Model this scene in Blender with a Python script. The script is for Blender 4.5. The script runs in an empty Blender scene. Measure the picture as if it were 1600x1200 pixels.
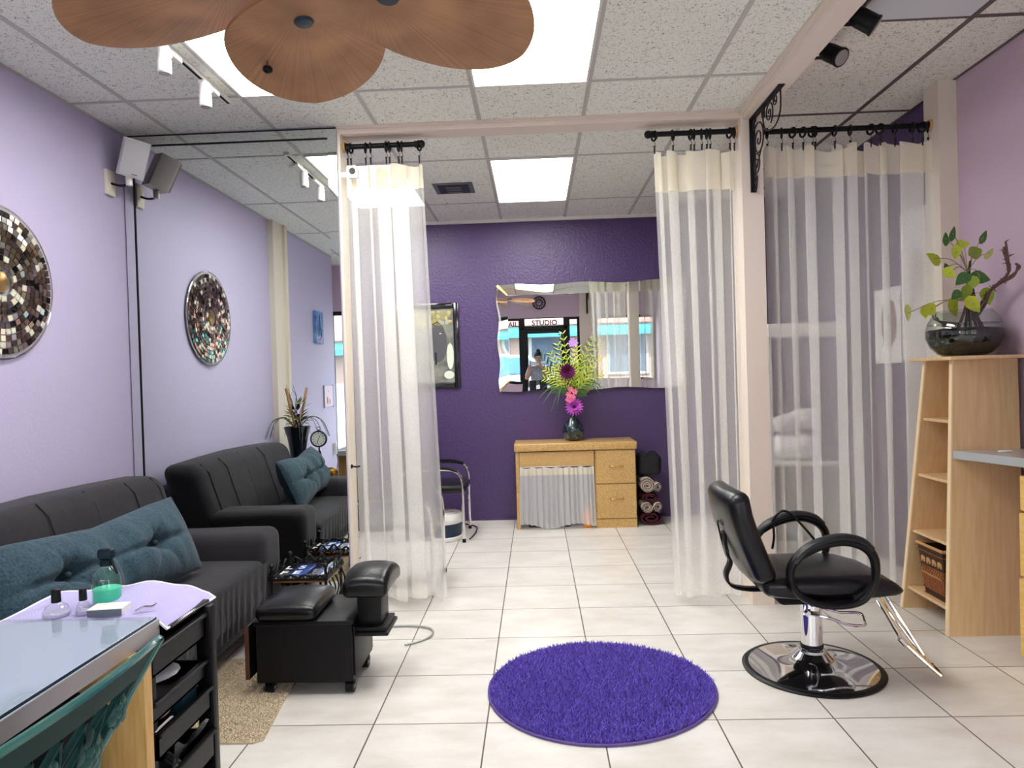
import bpy, bmesh, math, random
from mathutils import Vector, Matrix, Euler
PI = math.pi
random.seed(7)
C = bpy.context.scene.collection
sc = bpy.context.scene

# ------------------------------------------------------------------ materials
def lin(c):
    return tuple(((x/255)/12.92 if x/255 <= .04045 else ((x/255+.055)/1.055)**2.4) for x in c[:3]) + (1,)

def mat(name, col, rough=.5, metal=0., bump=None, var=None, spec=.5, coat=0., sheen=0., trans=0., ior=1.45, emit=None):
    """col sRGB 0-255; bump=(scale,strength); var=(scale, other colour[, detail, lo, hi, stretch])"""
    m = bpy.data.materials.new(name); m.use_nodes = True
    nt = m.node_tree; n = nt.nodes; l = nt.links
    b = n['Principled BSDF']
    b.inputs['Base Color'].default_value = lin(col)
    b.inputs['Roughness'].default_value = rough
    b.inputs['Metallic'].default_value = metal
    b.inputs['Specular IOR Level'].default_value = spec
    b.inputs['Coat Weight'].default_value = coat
    b.inputs['Coat Roughness'].default_value = .08
    b.inputs['Sheen Weight'].default_value = sheen
    b.inputs['Transmission Weight'].default_value = trans
    b.inputs['IOR'].default_value = ior
    if emit:
        b.inputs['Emission Color'].default_value = lin(emit[0]); b.inputs['Emission Strength'].default_value = emit[1]
    tc = n.new('ShaderNodeTexCoord')
    if var:
        sc_, c2 = var[0], var[1]
        det = var[2] if len(var) > 2 else 4
        lo = var[3] if len(var) > 3 else .35
        hi = var[4] if len(var) > 4 else .65
        st = var[5] if len(var) > 5 else (1, 1, 1)
        mp = n.new('ShaderNodeMapping'); mp.inputs['Scale'].default_value = st
        nz = n.new('ShaderNodeTexNoise'); nz.inputs['Scale'].default_value = sc_; nz.inputs['Detail'].default_value = det
        rp = n.new('ShaderNodeValToRGB')
        rp.color_ramp.elements[0].position = lo; rp.color_ramp.elements[0].color = lin(col)
        rp.color_ramp.elements[1].position = hi; rp.color_ramp.elements[1].color = lin(c2)
        l.new(tc.outputs['Object'], mp.inputs['Vector']); l.new(mp.outputs['Vector'], nz.inputs['Vector'])
        l.new(nz.outputs['Fac'], rp.inputs['Fac']); l.new(rp.outputs['Color'], b.inputs['Base Color'])
    if bump:
        nz2 = n.new('ShaderNodeTexNoise'); nz2.inputs['Scale'].default_value = bump[0]; nz2.inputs['Detail'].default_value = 5
        bp = n.new('ShaderNodeBump'); bp.inputs['Strength'].default_value = bump[1]; bp.inputs['Distance'].default_value = .01
        l.new(tc.outputs['Object'], nz2.inputs['Vector']); l.new(nz2.outputs['Fac'], bp.inputs['Height'])
        l.new(bp.outputs['Normal'], b.inputs['Normal'])
    return m

def sheer_mat(name, col, opacity, transl=.45):
    m = bpy.data.materials.new(name); m.use_nodes = True
    nt = m.node_tree; n = nt.nodes; l = nt.links; n.clear()
    out = n.new('ShaderNodeOutputMaterial')
    tr = n.new('ShaderNodeBsdfTransparent'); di = n.new('ShaderNodeBsdfDiffuse'); tl = n.new('ShaderNodeBsdfTranslucent')
    di.inputs['Color'].default_value = lin(col); tl.inputs['Color'].default_value = lin(col)
    m1 = n.new('ShaderNodeMixShader'); m1.inputs[0].default_value = transl
    l.new(di.outputs[0], m1.inputs[1]); l.new(tl.outputs[0], m1.inputs[2])
    m2 = n.new('ShaderNodeMixShader')
    tc = n.new('ShaderNodeTexCoord'); mp = n.new('ShaderNodeMapping'); mp.inputs['Scale'].default_value = (60, 60, 9)
    nz = n.new('ShaderNodeTexNoise'); nz.inputs['Scale'].default_value = 9; nz.inputs['Detail'].default_value = 2
    mr = n.new('ShaderNodeMapRange'); mr.inputs['To Min'].default_value = opacity-.04; mr.inputs['To Max'].default_value = opacity+.04
    mr.inputs['From Min'].default_value = .3; mr.inputs['From Max'].default_value = .7
    l.new(tc.outputs['Object'], mp.inputs['Vector']); l.new(mp.outputs['Vector'], nz.inputs['Vector']); l.new(nz.outputs['Fac'], mr.inputs['Value'])
    l.new(mr.outputs['Result'], m2.inputs[0]); l.new(tr.outputs[0], m2.inputs[1]); l.new(m1.outputs[0], m2.inputs[2])
    l.new(m2.outputs[0], out.inputs['Surface'])
    return m

def glass_mat(name, col=(255, 255, 255), gloss=.08, rough=0.0, tint=1.0):
    m = bpy.data.materials.new(name); m.use_nodes = True
    nt = m.node_tree; n = nt.nodes; l = nt.links; n.clear()
    out = n.new('ShaderNodeOutputMaterial')
    tr = n.new('ShaderNodeBsdfTransparent'); tr.inputs['Color'].default_value = lin(col)
    gl = n.new('ShaderNodeBsdfGlossy'); gl.inputs['Roughness'].default_value = rough
    mx = n.new('ShaderNodeMixShader')
    fr = n.new('ShaderNodeLayerWeight'); fr.inputs['Blend'].default_value = .5
    pw = n.new('ShaderNodeMath'); pw.operation = 'POWER'; pw.inputs[1].default_value = 5; l.new(fr.outputs['Facing'], pw.inputs[0])
    ad = n.new('ShaderNodeMath'); ad.operation = 'MULTIPLY_ADD'; ad.inputs[1].default_value = .8; ad.inputs[2].default_value = gloss; ad.use_clamp = True
    l.new(pw.outputs[0], ad.inputs[0]); l.new(ad.outputs[0], mx.inputs[0])
    l.new(tr.outputs[0], mx.inputs[1]); l.new(gl.outputs[0], mx.inputs[2]); l.new(mx.outputs[0], out.inputs['Surface'])
    return m

def tile_floor_mat():
    m = mat('floor_tiles', (231, 226, 217), .28, spec=.4)
    nt = m.node_tree; n = nt.nodes; l = nt.links; b = n['Principled BSDF']
    tc = n.new('ShaderNodeTexCoord'); sp = n.new('ShaderNodeSeparateXYZ'); l.new(tc.outputs['Object'], sp.inputs[0])
    def mth(op, a, bb=None):
        k = n.new('ShaderNodeMath'); k.operation = op
        for i, x in enumerate((a, bb)):
            if x is None: continue
            if isinstance(x, (int, float)): k.inputs[i].default_value = x
            else: l.new(x, k.inputs[i])
        return k.outputs[0]
    T = .4572
    fl = []; ids = []
    for ax, off in ((0, -.6915), (1, 2.798)):
        t = mth('DIVIDE', mth('SUBTRACT', sp.outputs[ax], off), T)
        ids.append(mth('FLOOR', mth('ADD', t, .5)))
        ids.append(mth('FLOOR', t))
        d = mth('ABSOLUTE', mth('SUBTRACT', t, ids[-2]))   # distance to nearest line in tiles
        fl.append(d)
    dmin = mth('MINIMUM', fl[0], fl[1])
    g = n.new('ShaderNodeMapRange'); g.inputs['From Min'].default_value = .0045; g.inputs['From Max'].default_value = .0075
    l.new(dmin, g.inputs['Value'])
    # cloudy stone
    nz = n.new('ShaderNodeTexNoise'); nz.inputs['Scale'].default_value = 3.2; nz.inputs['Detail'].default_value = 7; nz.inputs['Roughness'].default_value = .62
    cb = n.new('ShaderNodeCombineXYZ')
    off1 = mth('MULTIPLY', ids[1], 3.71); off2 = mth('MULTIPLY', ids[3], 5.13)
    l.new(mth('ADD', sp.outputs[0], off1), cb.inputs[0]); l.new(mth('MULTIPLY', mth('ADD', sp.outputs[1], off2), 2.2), cb.inputs[1]); l.new(mth('ADD', off1, off2), cb.inputs[2])
    l.new(cb.outputs[0], nz.inputs['Vector'])
    rp = n.new('ShaderNodeValToRGB'); e = rp.color_ramp.elements
    e[0].position = .30; e[0].color = lin((206, 199, 188)); e[1].position = .62; e[1].color = lin((222, 219, 212))
    l.new(nz.outputs['Fac'], rp.inputs['Fac'])
    mx = n.new('ShaderNodeMixRGB'); mx.inputs['Color1'].default_value = lin((88, 78, 68))
    l.new(g.outputs['Result'], mx.inputs['Fac']); l.new(rp.outputs['Color'], mx.inputs['Color2'])
    l.new(mx.outputs[0], b.inputs['Base Color'])
    bp = n.new('ShaderNodeBump'); bp.inputs['Strength'].default_value = .4; bp.inputs['Distance'].default_value = .003
    l.new(g.outputs['Result'], bp.inputs['Height']); l.new(bp.outputs[0], b.inputs['Normal'])
    return m

def ceiling_mat(name, base, fleck):
    m = mat(name, base, .9, spec=.1)
    nt = m.node_tree; n = nt.nodes; l = nt.links; b = n['Principled BSDF']
    tc = n.new('ShaderNodeTexCoord')
    def layer(scale, det, lo, hi, dist):
        nz = n.new('ShaderNodeTexNoise'); nz.inputs['Scale'].default_value = scale; nz.inputs['Detail'].default_value = det; nz.inputs['Distortion'].default_value = dist
        l.new(tc.outputs['Object'], nz.inputs['Vector'])
        mr = n.new('ShaderNodeMapRange'); mr.inputs['From Min'].default_value = lo; mr.inputs['From Max'].default_value = hi
        l.new(nz.outputs['Fac'], mr.inputs['Value']); return mr.outputs['Result']
    a = layer(74, 1.5, .61, .66, 1.5); c = layer(170, 1, .67, .71, .6)
    mxx = n.new('ShaderNodeMath'); mxx.operation = 'MAXIMUM'; l.new(a, mxx.inputs[0]); l.new(c, mxx.inputs[1])
    mx = n.new('ShaderNodeMixRGB'); mx.inputs['Color1'].default_value = lin(base); mx.inputs['Color2'].default_value = lin(fleck)
    l.new(mxx.outputs[0], mx.inputs['Fac']); l.new(mx.outputs[0], b.inputs['Base Color'])
    return m

def emis(name, col, s):
    m = bpy.data.materials.new(name); m.use_nodes = True
    nt = m.node_tree; n = nt.nodes; l = nt.links; n.clear()
    out = n.new('ShaderNodeOutputMaterial'); e = n.new('ShaderNodeEmission')
    e.inputs['Color'].default_value = lin(col); e.inputs['Strength'].default_value = s
    l.new(e.outputs[0], out.inputs['Surface']); return m

# ------------------------------------------------------------------ mesh builder
def spl(pts, n=6, closed=False):
    P = [Vector(p) for p in pts]; out = []; N = len(P)
    rng = range(N if closed else N-1)
    for i in rng:
        if closed: p0, p1, p2, p3 = P[i-1], P[i], P[(i+1) % N], P[(i+2) % N]
        else: p0, p1, p2, p3 = P[max(i-1, 0)], P[i], P[i+1], P[min(i+2, N-1)]
        for k in range(n):
            t = k/n
            out.append(.5*((2*p1)+(-p0+p2)*t+(2*p0-5*p1+4*p2-p3)*t*t+(-p0+3*p1-3*p2+p3)*t**3))
    if not closed: out.append(P[-1].copy())
    return out

class MB:
    def __init__(s): s.v = []; s.f = []; s.mi = []
    def add(s, vs, fs, mi=0):
        o = len(s.v); s.v += [tuple(v) for v in vs]; s.f += [tuple(i+o for i in f) for f in fs]; s.mi += [mi]*len(fs); return s
    def box(s, lo, hi, mi=0, M=None):
        x0, y0, z0 = lo; x1, y1, z1 = hi
        vs = [(x0,y0,z0),(x1,y0,z0),(x1,y1,z0),(x0,y1,z0),(x0,y0,z1),(x1,y0,z1),(x1,y1,z1),(x0,y1,z1)]
        if M is not None: vs = [M @ Vector(v) for v in vs]
        return s.add(vs, [(0,3,2,1),(4,5,6,7),(0,1,5,4),(1,2,6,5),(2,3,7,6),(3,0,4,7)], mi)
    def rbox(s, lo, hi, r=.01, seg=2, mi=0, M=None, sub=0, fn=None):
        bm = bmesh.new(); bmesh.ops.create_cube(bm, size=1)
        for v in bm.verts: v.co = Vector([lo[i]+(v.co[i]+.5)*(hi[i]-lo[i]) for i in range(3)])
        bmesh.ops.bevel(bm, geom=list(bm.edges), offset=r, segments=seg, profile=.5, affect='EDGES', clamp_overlap=True)
        if sub: bmesh.ops.subdivide_edges(bm, edges=[e for e in bm.edges if e.calc_length() > .03], cuts=sub, use_grid_fill=True)
        bm.verts.index_update()
        vs = [v.co.copy() for v in bm.verts]
        if fn: vs = [Vector(fn(v)) for v in vs]
        if M is not None: vs = [M @ v for v in vs]
        fs = [tuple(v.index for v in f.verts) for f in bm.faces]; bm.free()
        return s.add(vs, fs, mi)
    def tube(s, pts, r, n=8, closed=False, mi=0, caps=True, flat=None):
        P = [Vector(p) for p in pts]; N = len(P)
        R = r if isinstance(r, (list, tuple)) else [r]*N
        T = []
        for i in range(N):
            a = P[i-1] if (i > 0 or closed) else P[i]; b = P[(i+1) % N] if (i < N-1 or closed) else P[i]
            d = (b-a); T.append(d.normalized() if d.length > 1e-9 else Vector((0,0,1)))
        up = Vector((0,0,1)) if abs(T[0].z) < .9 else Vector((1,0,0))
        if flat is not None: up = Vector(flat)
        nrm = (up - T[0]*up.dot(T[0])).normalized(); vs = []
        for i in range(N):
            if flat is not None: nrm = Vector(flat)
            nrm = (nrm - T[i]*nrm.dot(T[i]))
            nrm = nrm.normalized() if nrm.length > 1e-6 else T[i].orthogonal().normalized()
            bi = T[i].cross(nrm)
            ra, rb = R[i] if isinstance(R[i], tuple) else (R[i], R[i])
            for k in range(n):
                a = 2*PI*k/n; vs.append(P[i]+nrm*(math.cos(a)*ra)+bi*(math.sin(a)*rb))
        fs = []
        for i in range(N if closed else N-1):
            j = (i+1) % N
            for k in range(n):
                k2 = (k+1) % n; fs.append((i*n+k, i*n+k2, j*n+k2, j*n+k))
        if caps and not closed:
            fs.append(tuple(reversed(range(n)))); fs.append(tuple((N-1)*n+k for k in range(n)))
        return s.add(vs, fs, mi)
    def cyl(s, p0, p1, r0, r1=None, n=20, mi=0):
        return s.tube([p0, p1], [r0, r0 if r1 is None else r1], n, mi=mi)
    def lathe(s, prof, c=(0,0,0), n=32, mi=0, M=None, sx=1, sy=1):
        vs = []; N = len(prof)
        for (r, z) in prof:
            for k in range(n):
                a = 2*PI*k/n; v = Vector((r*sx*math.cos(a), r*sy*math.sin(a), z))
                if M is not None: v = M @ v
                vs.append(v+Vector(c))
        fs = []
        for i in range(N-1):
            for k in range(n):
                k2 = (k+1) % n; fs.append((i*n+k, i*n+k2, (i+1)*n+k2, (i+1)*n+k))
        fs.append(tuple(reversed(range(n)))); fs.append(tuple((N-1)*n+k for k in range(n)))
        return s.add(vs, fs, mi)
    def torus(s, c, R, r, axis='x', n=20, m=8, mi=0, M=None):
        pts = []
        for k in range(n):
            a = 2*PI*k/n; u, w = R*math.cos(a), R*math.sin(a)
            p = {'x': (0,u,w), 'y': (u,0,w), 'z': (u,w,0)}[axis]
            p = Vector(p)
            if M is not None: p = M @ p
            pts.append(p+Vector(c))
        return s.tube(pts, r, m, closed=True, mi=mi)
    def ball(s, c, r, n=16, m=10, mi=0, M=None):
        rx, ry, rz = r if isinstance(r, (tuple, list)) else (r, r, r)
        vs = [Vector((0,0,-rz))]
        for i in range(1, m):
            t = -PI/2+PI*i/m
            for k in range(n):
                a = 2*PI*k/n; vs.append(Vector((rx*math.cos(t)*math.cos(a), ry*math.cos(t)*math.sin(a), rz*math.sin(t))))
        vs.append(Vector((0,0,rz)))
        fs = [(0, 1+(k+1) % n, 1+k) for k in range(n)]
        for i in range(m-2):
            for k in range(n):
                k2 = (k+1) % n; fs.append((1+i*n+k, 1+i*n+k2, 1+(i+1)*n+k2, 1+(i+1)*n+k))
        L = len(vs)-1; b = 1+(m-2)*n
        fs += [(b+k, b+(k+1) % n, L) for k in range(n)]
        if M is not None: vs = [M @ v for v in vs]
        return s.add([v+Vector(c) for v in vs], fs, mi)
    def prism(s, poly, fn, t0, t1, mi=0):
        """poly 2D points, fn(u,v,t)->3D"""
        N = len(poly)
        vs = [fn(u, v, t0) for u, v in poly]+[fn(u, v, t1) for u, v in poly]
        fs = [tuple(reversed(range(N))), tuple(range(N, 2*N))]+[(i, (i+1) % N, N+(i+1) % N, N+i) for i in range(N)]
        return s.add(vs, fs, mi)
    def grid(s, fn, nu, nv, mi=0, closeu=False):
        vs = [fn(i/(nu-(0 if closeu else 1)), j/(nv-1)) for j in range(nv) for i in range(nu)]
        fs = []
        for j in range(nv-1):
            for i in range(nu if closeu else nu-1):
                i2 = (i+1) % nu; fs.append((j*nu+i, j*nu+i2, (j+1)*nu+i2, (j+1)*nu+i))
        return s.add(vs, fs, mi)

def base_of(vs):
    xs = [v[0] for v in vs]; ys = [v[1] for v in vs]; zs = [v[2] for v in vs]
    return Vector(((min(xs)+max(xs))/2, (min(ys)+max(ys))/2, min(zs)))

def root_loc(o):
    L = Vector((0,0,0))
    while o is not None: L += o.location; o = o.parent
    return L

def obj(name, mb, m, parent=None, local=False, smooth=35, label=None):
    me = bpy.data.meshes.new(name); vs = mb.v
    off = Vector((0,0,0))
    if not local:
        off = root_loc(parent) if parent is not None else base_of(vs)
        vs = [(v[0]-off.x, v[1]-off.y, v[2]-off.z) for v in vs]
    me.from_pydata(vs, [], mb.f)
    for mm in (m if isinstance(m, (list, tuple)) else [m]): me.materials.append(mm)
    if any(mb.mi): me.polygons.foreach_set('material_index', mb.mi)
    me.update(); me.validate()
    bm = bmesh.new(); bm.from_mesh(me); bmesh.ops.recalc_face_normals(bm, faces=bm.faces) if smooth is not None and len(me.polygons) < 20000 else None; bm.to_mesh(me); bm.free()
    if smooth:
        me.polygons.foreach_set('use_smooth', [True]*len(me.polygons))
        me.set_sharp_from_angle(angle=math.radians(smooth))
    o = bpy.data.objects.new(name, me); C.objects.link(o)
    if parent is not None: o.parent = parent
    elif not local: o.location = off
    if label: o['label'] = label
    return o

def tag(o, label, cat, group=None):
    o['label'] = label; o['category'] = cat
    if group: o['group'] = group
    return o

def thing(name, label, cat, loc=(0,0,0), group=None, rot=None):
    o = bpy.data.objects.new(name, None); C.objects.link(o); o.location = loc; o.empty_display_size = .1
    if rot: o.rotation_euler = rot
    return tag(o, label, cat, group)

def solo(name, mb, m, label, cat, group=None, smooth=35):
    return tag(obj(name, mb, m, smooth=smooth), label, cat, group)

def struct(name, mb, m, smooth=35):
    o = obj(name, mb, m, smooth=smooth); o['kind'] = 'structure'; return o

def dup(root, loc, label=None, rotz=None):
    def cp(o, parent):
        c = o.copy(); C.objects.link(c)
        if parent is not None: c.parent = parent
        for ch in list(o.children): cp(ch, c)
        return c
    r = cp(root, None); r.location = loc
    if rotz is not None: r.rotation_euler = (0, 0, rotz)
    if label: r['label'] = label
    return r

def text_mb(txt, size, fn, depth=.001, mi=0, mb=None, bold=0.):
    """letters as mesh: local (u right, v up, t depth) mapped by fn"""
    cu = bpy.data.curves.new('t', 'FONT'); cu.body = txt; cu.size = size; cu.extrude = depth; cu.align_x = 'CENTER'; cu.offset = bold
    to = bpy.data.objects.new('t', cu); C.objects.link(to)
    dg = bpy.context.evaluated_depsgraph_get(); dg.update()
    me = to.evaluated_get(dg).to_mesh()
    mb = mb or MB()
    mb.add([fn(v.co.x, v.co.y, v.co.z) for v in me.vertices], [tuple(p.vertices) for p in me.polygons], mi)
    to.evaluated_get(dg).to_mesh_clear()
    bpy.data.objects.remove(to); bpy.data.curves.remove(cu)
    return mb
# ------------------------------------------------------------------ camera
H = 2.90; HR = 3.02; XL = -2.435; XR = 2.47; YP = 4.16; YB = 6.79; YF = -.85
cam = bpy.data.cameras.new('camera'); cam.sensor_width = 36; cam.lens = 36*1098.48/1600; cam.clip_start = .05
co = bpy.data.objects.new('camera', cam); C.objects.link(co); sc.camera = co
Rt = Vector((0.99900, 0.03309, -0.02992)); Dn = Vector((-0.02955, -0.01165, -0.99950)); Fw = Vector((-0.03342, 0.99938, -0.01066))
co.matrix_world = Matrix(((Rt.x, -Dn.x, -Fw.x, 0), (Rt.y, -Dn.y, -Fw.y, 0), (Rt.z, -Dn.z, -Fw.z, 1.3855), (0, 0, 0, 1)))

# ------------------------------------------------------------------ materials used in many places
M_lav = mat('lavender_paint', (192, 184, 214), .55, bump=(90, .25))
M_lilac = mat('lilac_paint', (202, 178, 197), .6, bump=(90, .25))
M_purple = mat('deep_purple_paint', (76, 57, 101), .35, bump=(42, .55))
M_beige = mat('peach_beige_paint', (228, 215, 202), .6, bump=(80, .15))
M_cream = mat('cream_paint', (226, 216, 200), .6)
M_white = mat('white_trim', (225, 222, 216), .5)
M_tbar = mat('ceiling_grid_grey', (186, 184, 180), .5)
M_tbard = mat('ceiling_grid_dark', (96, 82, 80), .5)
M_ceil = ceiling_mat('fissured_ceiling_tile', (236, 238, 230), (158, 152, 148))
M_ceilr = ceiling_mat('fissured_ceiling_tile_warm', (234, 230, 221), (150, 138, 132))
M_black = mat('black_plastic', (9, 9, 12), .38, spec=.3)
M_blackm = mat('black_matte', (10, 9, 12), .7, spec=.25)
M_iron = mat('black_wrought_iron', (16, 15, 18), .45, spec=.4)
M_chrome = mat('polished_chrome', (225, 225, 228), .06, 1.)
M_mirror = mat('mirror_silver', (236, 241, 238), .0, 1.)
M_leather = mat('black_leather', (8, 9, 12), .30, bump=(160, .12), spec=.4, coat=.08)
M_whitep = mat('white_plastic', (232, 231, 226), .4)
M_gold = mat('brushed_gold', (196, 158, 84), .25, 1.)
M_lens = mat('lamp_glass', (150, 146, 138), .15, coat=.5)
M_birch = mat('pale_birch', (226, 194, 150), .42, var=(7, (214, 178, 130), 6, .3, .7, (9, 9, .7)))
M_steel = mat('grey_laminate_edge', (170, 172, 172), .35, .35)
M_wood = mat('honey_wood', (214, 176, 112), .45, var=(8, (190, 146, 82), 5, .3, .7, (8, 8, .8)))
M_clear = glass_mat('clear_glass', (244, 248, 246), .055)
M_window = glass_mat('window_glass', (248, 252, 252), .05)
M_darkglass = mat('dark_green_plastic', (12, 46, 44), .55, spec=.12)

# ------------------------------------------------------------------ room shell
def B(lo, hi): return MB().box(lo, hi)
struct('floor', MB().box((XL-.1, YF-.1, -.06), (XR+.1, YB+.1, 0)), tile_floor_mat())
bpy.data.objects['floor'].data.transform(Matrix.Translation(bpy.data.objects['floor'].location)); bpy.data.objects['floor'].location = (0, 0, 0)
w = B((XL-.1, YF-.1, 0), (XL, YP+.14, HR)); struct('wall_left', w, M_lav)
w = B((XL-.1, YP+.14, 0), (XL, YB, HR)); struct('wall_left', w, M_purple)
w = B((XR, YF-.1, 0), (XR+.1, YP+.05, HR+.1)); struct('wall_right', w, M_lilac)
w = B((XR, YP+.05, 0), (XR+.1, YB+.1, HR+.1)); struct('wall_right', w, M_purple)
w = B((XL-.1, YB, 0), (1.30, YB+.1, HR)); struct('wall_back', w, M_purple)
M_dim = mat('grey_lilac_paint', (150, 142, 156), .6, bump=(80, .2))
w = B((1.30, YB, 0), (XR+.1, YB+.1, HR+.1)); struct('wall_back', w, M_purple)
w = B((XL, YP, 0), (-1.135, YP+.14, H)); struct('wall_partition', w, M_lav)
struct('ceiling', B((XL-.1, YF-.1, H), (1.30, YB+.1, H+.235)), M_ceil)
struct('ceiling', B((1.30, YF-.1, HR), (XR+.1, YB+.1, HR+.1)), M_ceilr)
for o in ('ceiling', 'ceiling.001'):
    q = bpy.data.objects[o]; q.data.transform(Matrix.Translation(q.location)); q.location = (0, 0, 0)
# ceiling grids
g = MB()
for k in range(-4, 3):
    x = .325+.61*k
    if XL < x < 1.25: g.box((x-.012, YF, H-.004), (x+.012, YB, H+.01))
for k in range(-4, 4):
    y = 3.66+1.22*k
    if YF < y < YB: g.box((XL, y-.011, H-.0035), (1.26, y+.011, H+.01))
g.box((XL, YF, H-.004), (XL+.022, YB, H+.01))
struct('trim_1', g, M_tbar)
g = MB()
for x in (1.505, 2.115): g.box((x-.013, YF, HR-.004), (x+.013, YB, HR+.01))
for y in (-.25, .97, 2.19, 3.405, 4.62, 5.84): g.box((1.30, y-.013, HR-.0035), (XR, y+.013, HR+.01))
g.box((XR-.018, YF, HR-.004), (XR, YB, HR+.01))
struct('trim_2', g, M_tbard)
# back wall trim
struct('trim_3', B((XL, YB-.03, 2.872), (1.28, YB, 2.9)), M_white)
# cross beam of the partition and its stepped moulding
g = MB().box((-1.135, YP, 2.857), (1.25, YP+.14, 2.92))
g.box((-1.135, YP-.012, 2.884), (1.25, YP, 2.92)); g.box((-1.135, YP-.02, 2.894), (1.25, YP-.01, 2.92))
struct('trim_4', g, M_beige)
# long beam towards the windows
g = MB().box((1.25, YF, 2.84), (1.36, YP+.14, HR+.02))
g.box((1.238, YF, 2.868), (1.25, YP-.02, 2.92)); g.box((1.228, YF, 2.884), (1.24, YP-.02, 2.92))
struct('trim_5', g, M_beige)
struct('trim_6', B((1.238, YP-.005, 0), (1.362, YP+.2, HR)), M_beige)      # column
struct('trim_7', B((2.365, YP-.01, 0), (XR, YP+.14, HR)), M_cream)         # post at right wall
struct('trim_8', B((-1.135, YP+.001, 0), (-1.12, YP+.139, 2.857)), M_cream)     # jamb
# post on the left wall, seen in the mirror
struct('trim_9', MB().box((XL, 1.62, 0), (XL+.05, 1.86, H)).box((XL, 1.555, 0), (XL+.075, 1.62, H)), M_cream)
struct('trim_10', B((XL, 1.60, H-.07), (1.238, 1.72, H)), M_cream) if False else None
struct('baseboard_left', B((XL, YF, 0), (XL+.012, YP-.03, .09)), M_cream)
struct('baseboard_back', B((XL, YB-.012, 0), (1.27, YB, .012)), M_purple)

# ------------------------------------------------------------------ shop front behind the camera
M_alu = mat('black_aluminium', (22, 24, 28), .4, .4)
struct('wall_front', B((XL-.1, YF-.1, 2.30), (XR+.1, YF, HR+.1)), M_lilac)
struct('wall_front', B((.93, YF-.12, 0), (1.24, YF+.06, H)), M_beige)
struct('wall_front', MB().box((XL-.1, YF-.1, 0), (-.26, YF, .45)).box((1.24, YF-.1, 0), (XR+.1, YF, .45)), M_lilac)
def window(n, x0, x1, z0, z1, bars=(), t=.05):
    f = MB()
    f.box((x0, YF-.09, z0), (x0+t, YF-.02, z1)).box((x1-t, YF-.09, z0), (x1, YF-.02, z1))
    f.box((x0+t, YF-.09, z0), (x1-t, YF-.02, z0+t)).box((x0+t, YF-.09, z1-t), (x1-t, YF-.02, z1))
    for b in bars: f.box((b-t/2, YF-.09, z0+t), (b+t/2, YF-.02, z1-t))
    o = struct('window_%d' % n, f, M_alu)
    p = obj('window_pane', MB().box((x0+t, YF-.06, z0+t), (x1-t, YF-.054, z1-t)), M_window, o)
    return o
window(1, XL, -.26, .45, 2.30, (-1.4,)); window(2, .68, .93, .0, 2.30); window(3, 1.24, XR, .45, 2.30); window(4, -.20, .62, 2.12, 2.30, (), .014)
dr = MB()
x0, x1 = -.26, .68
dr.box((x0, YF-.1, 0), (x0+.06, YF, 2.30)).box((x1-.06, YF-.1, 0), (x1, YF, 2.30)).box((x0, YF-.1, 2.06), (x1, YF, 2.12))
dr.box((x0+.06, YF-.08, .0), (x0+.13, YF-.03, 2.09)).box((x1-.13, YF-.08, 0), (x1-.06, YF-.03, 2.09)).box((x0+.13, YF-.08, 0), (x1-.13, YF-.03, .25)).box((x0+.13, YF-.08, 1.98), (x1-.13, YF-.03, 2.06))
d_ = struct('door_1', dr, M_alu)
obj('door_pane', MB().box((x0+.13, YF-.06, .25), (x1-.13, YF-.054, 1.98)), M_window, d_)
obj('door_handle', MB().tube([(x1-.16, YF-.03, .95), (x1-.16, YF+.03, .95), (x1-.16, YF+.03, 1.2), (x1-.16, YF-.03, 1.2)], .011), M_chrome, d_)
# lettering on the glass, read from the street
M_letter = mat('faded_rose_letters', (104, 78, 84), .6)
solo('window_lettering', text_mb('NAIL', .145, lambda u, v, t: (-.48+u, YF-.064-t, 2.135+v), .001, bold=.004), M_letter, 'grey-rose letters NAIL on the shop window seen in the back mirror', 'lettering')
solo('window_lettering', text_mb('STUDIO', .145, lambda u, v, t: (.22+u, YF-.064-t, 2.150+v), .001, bold=.004), M_letter, 'grey-rose letters STUDIO over the shop door seen in the back mirror', 'lettering')
bpy.data.objects['window_lettering'].location.z += 0
# wall clock over the door
t = thing('wall_clock', 'round dark metal wall clock above the shop door, seen in the back mirror', 'clock', (.12, YF, 2.56))
cm = MB().torus((.12, YF+.02, 2.60), .125, .012, 'y', 28).torus((.12, YF+.02, 2.60), .06, .008, 'y', 20)
for k in range(12):
    a = k*PI/6; cm.tube([(.12+.06*math.sin(a), YF+.02, 2.60+.06*math.cos(a)), (.12+.125*math.sin(a), YF+.02, 2.60+.125*math.cos(a))], .007, 6)
obj('clock_frame', cm, M_iron, t)
obj('clock_hand', MB().tube([(.12, YF+.028, 2.60), (.16, YF+.028, 2.66)], .005, 6), M_iron, t); obj('clock_hand', MB().tube([(.12, YF+.028, 2.60), (.08, YF+.028, 2.62)], .005, 6), M_iron, t)

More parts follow.
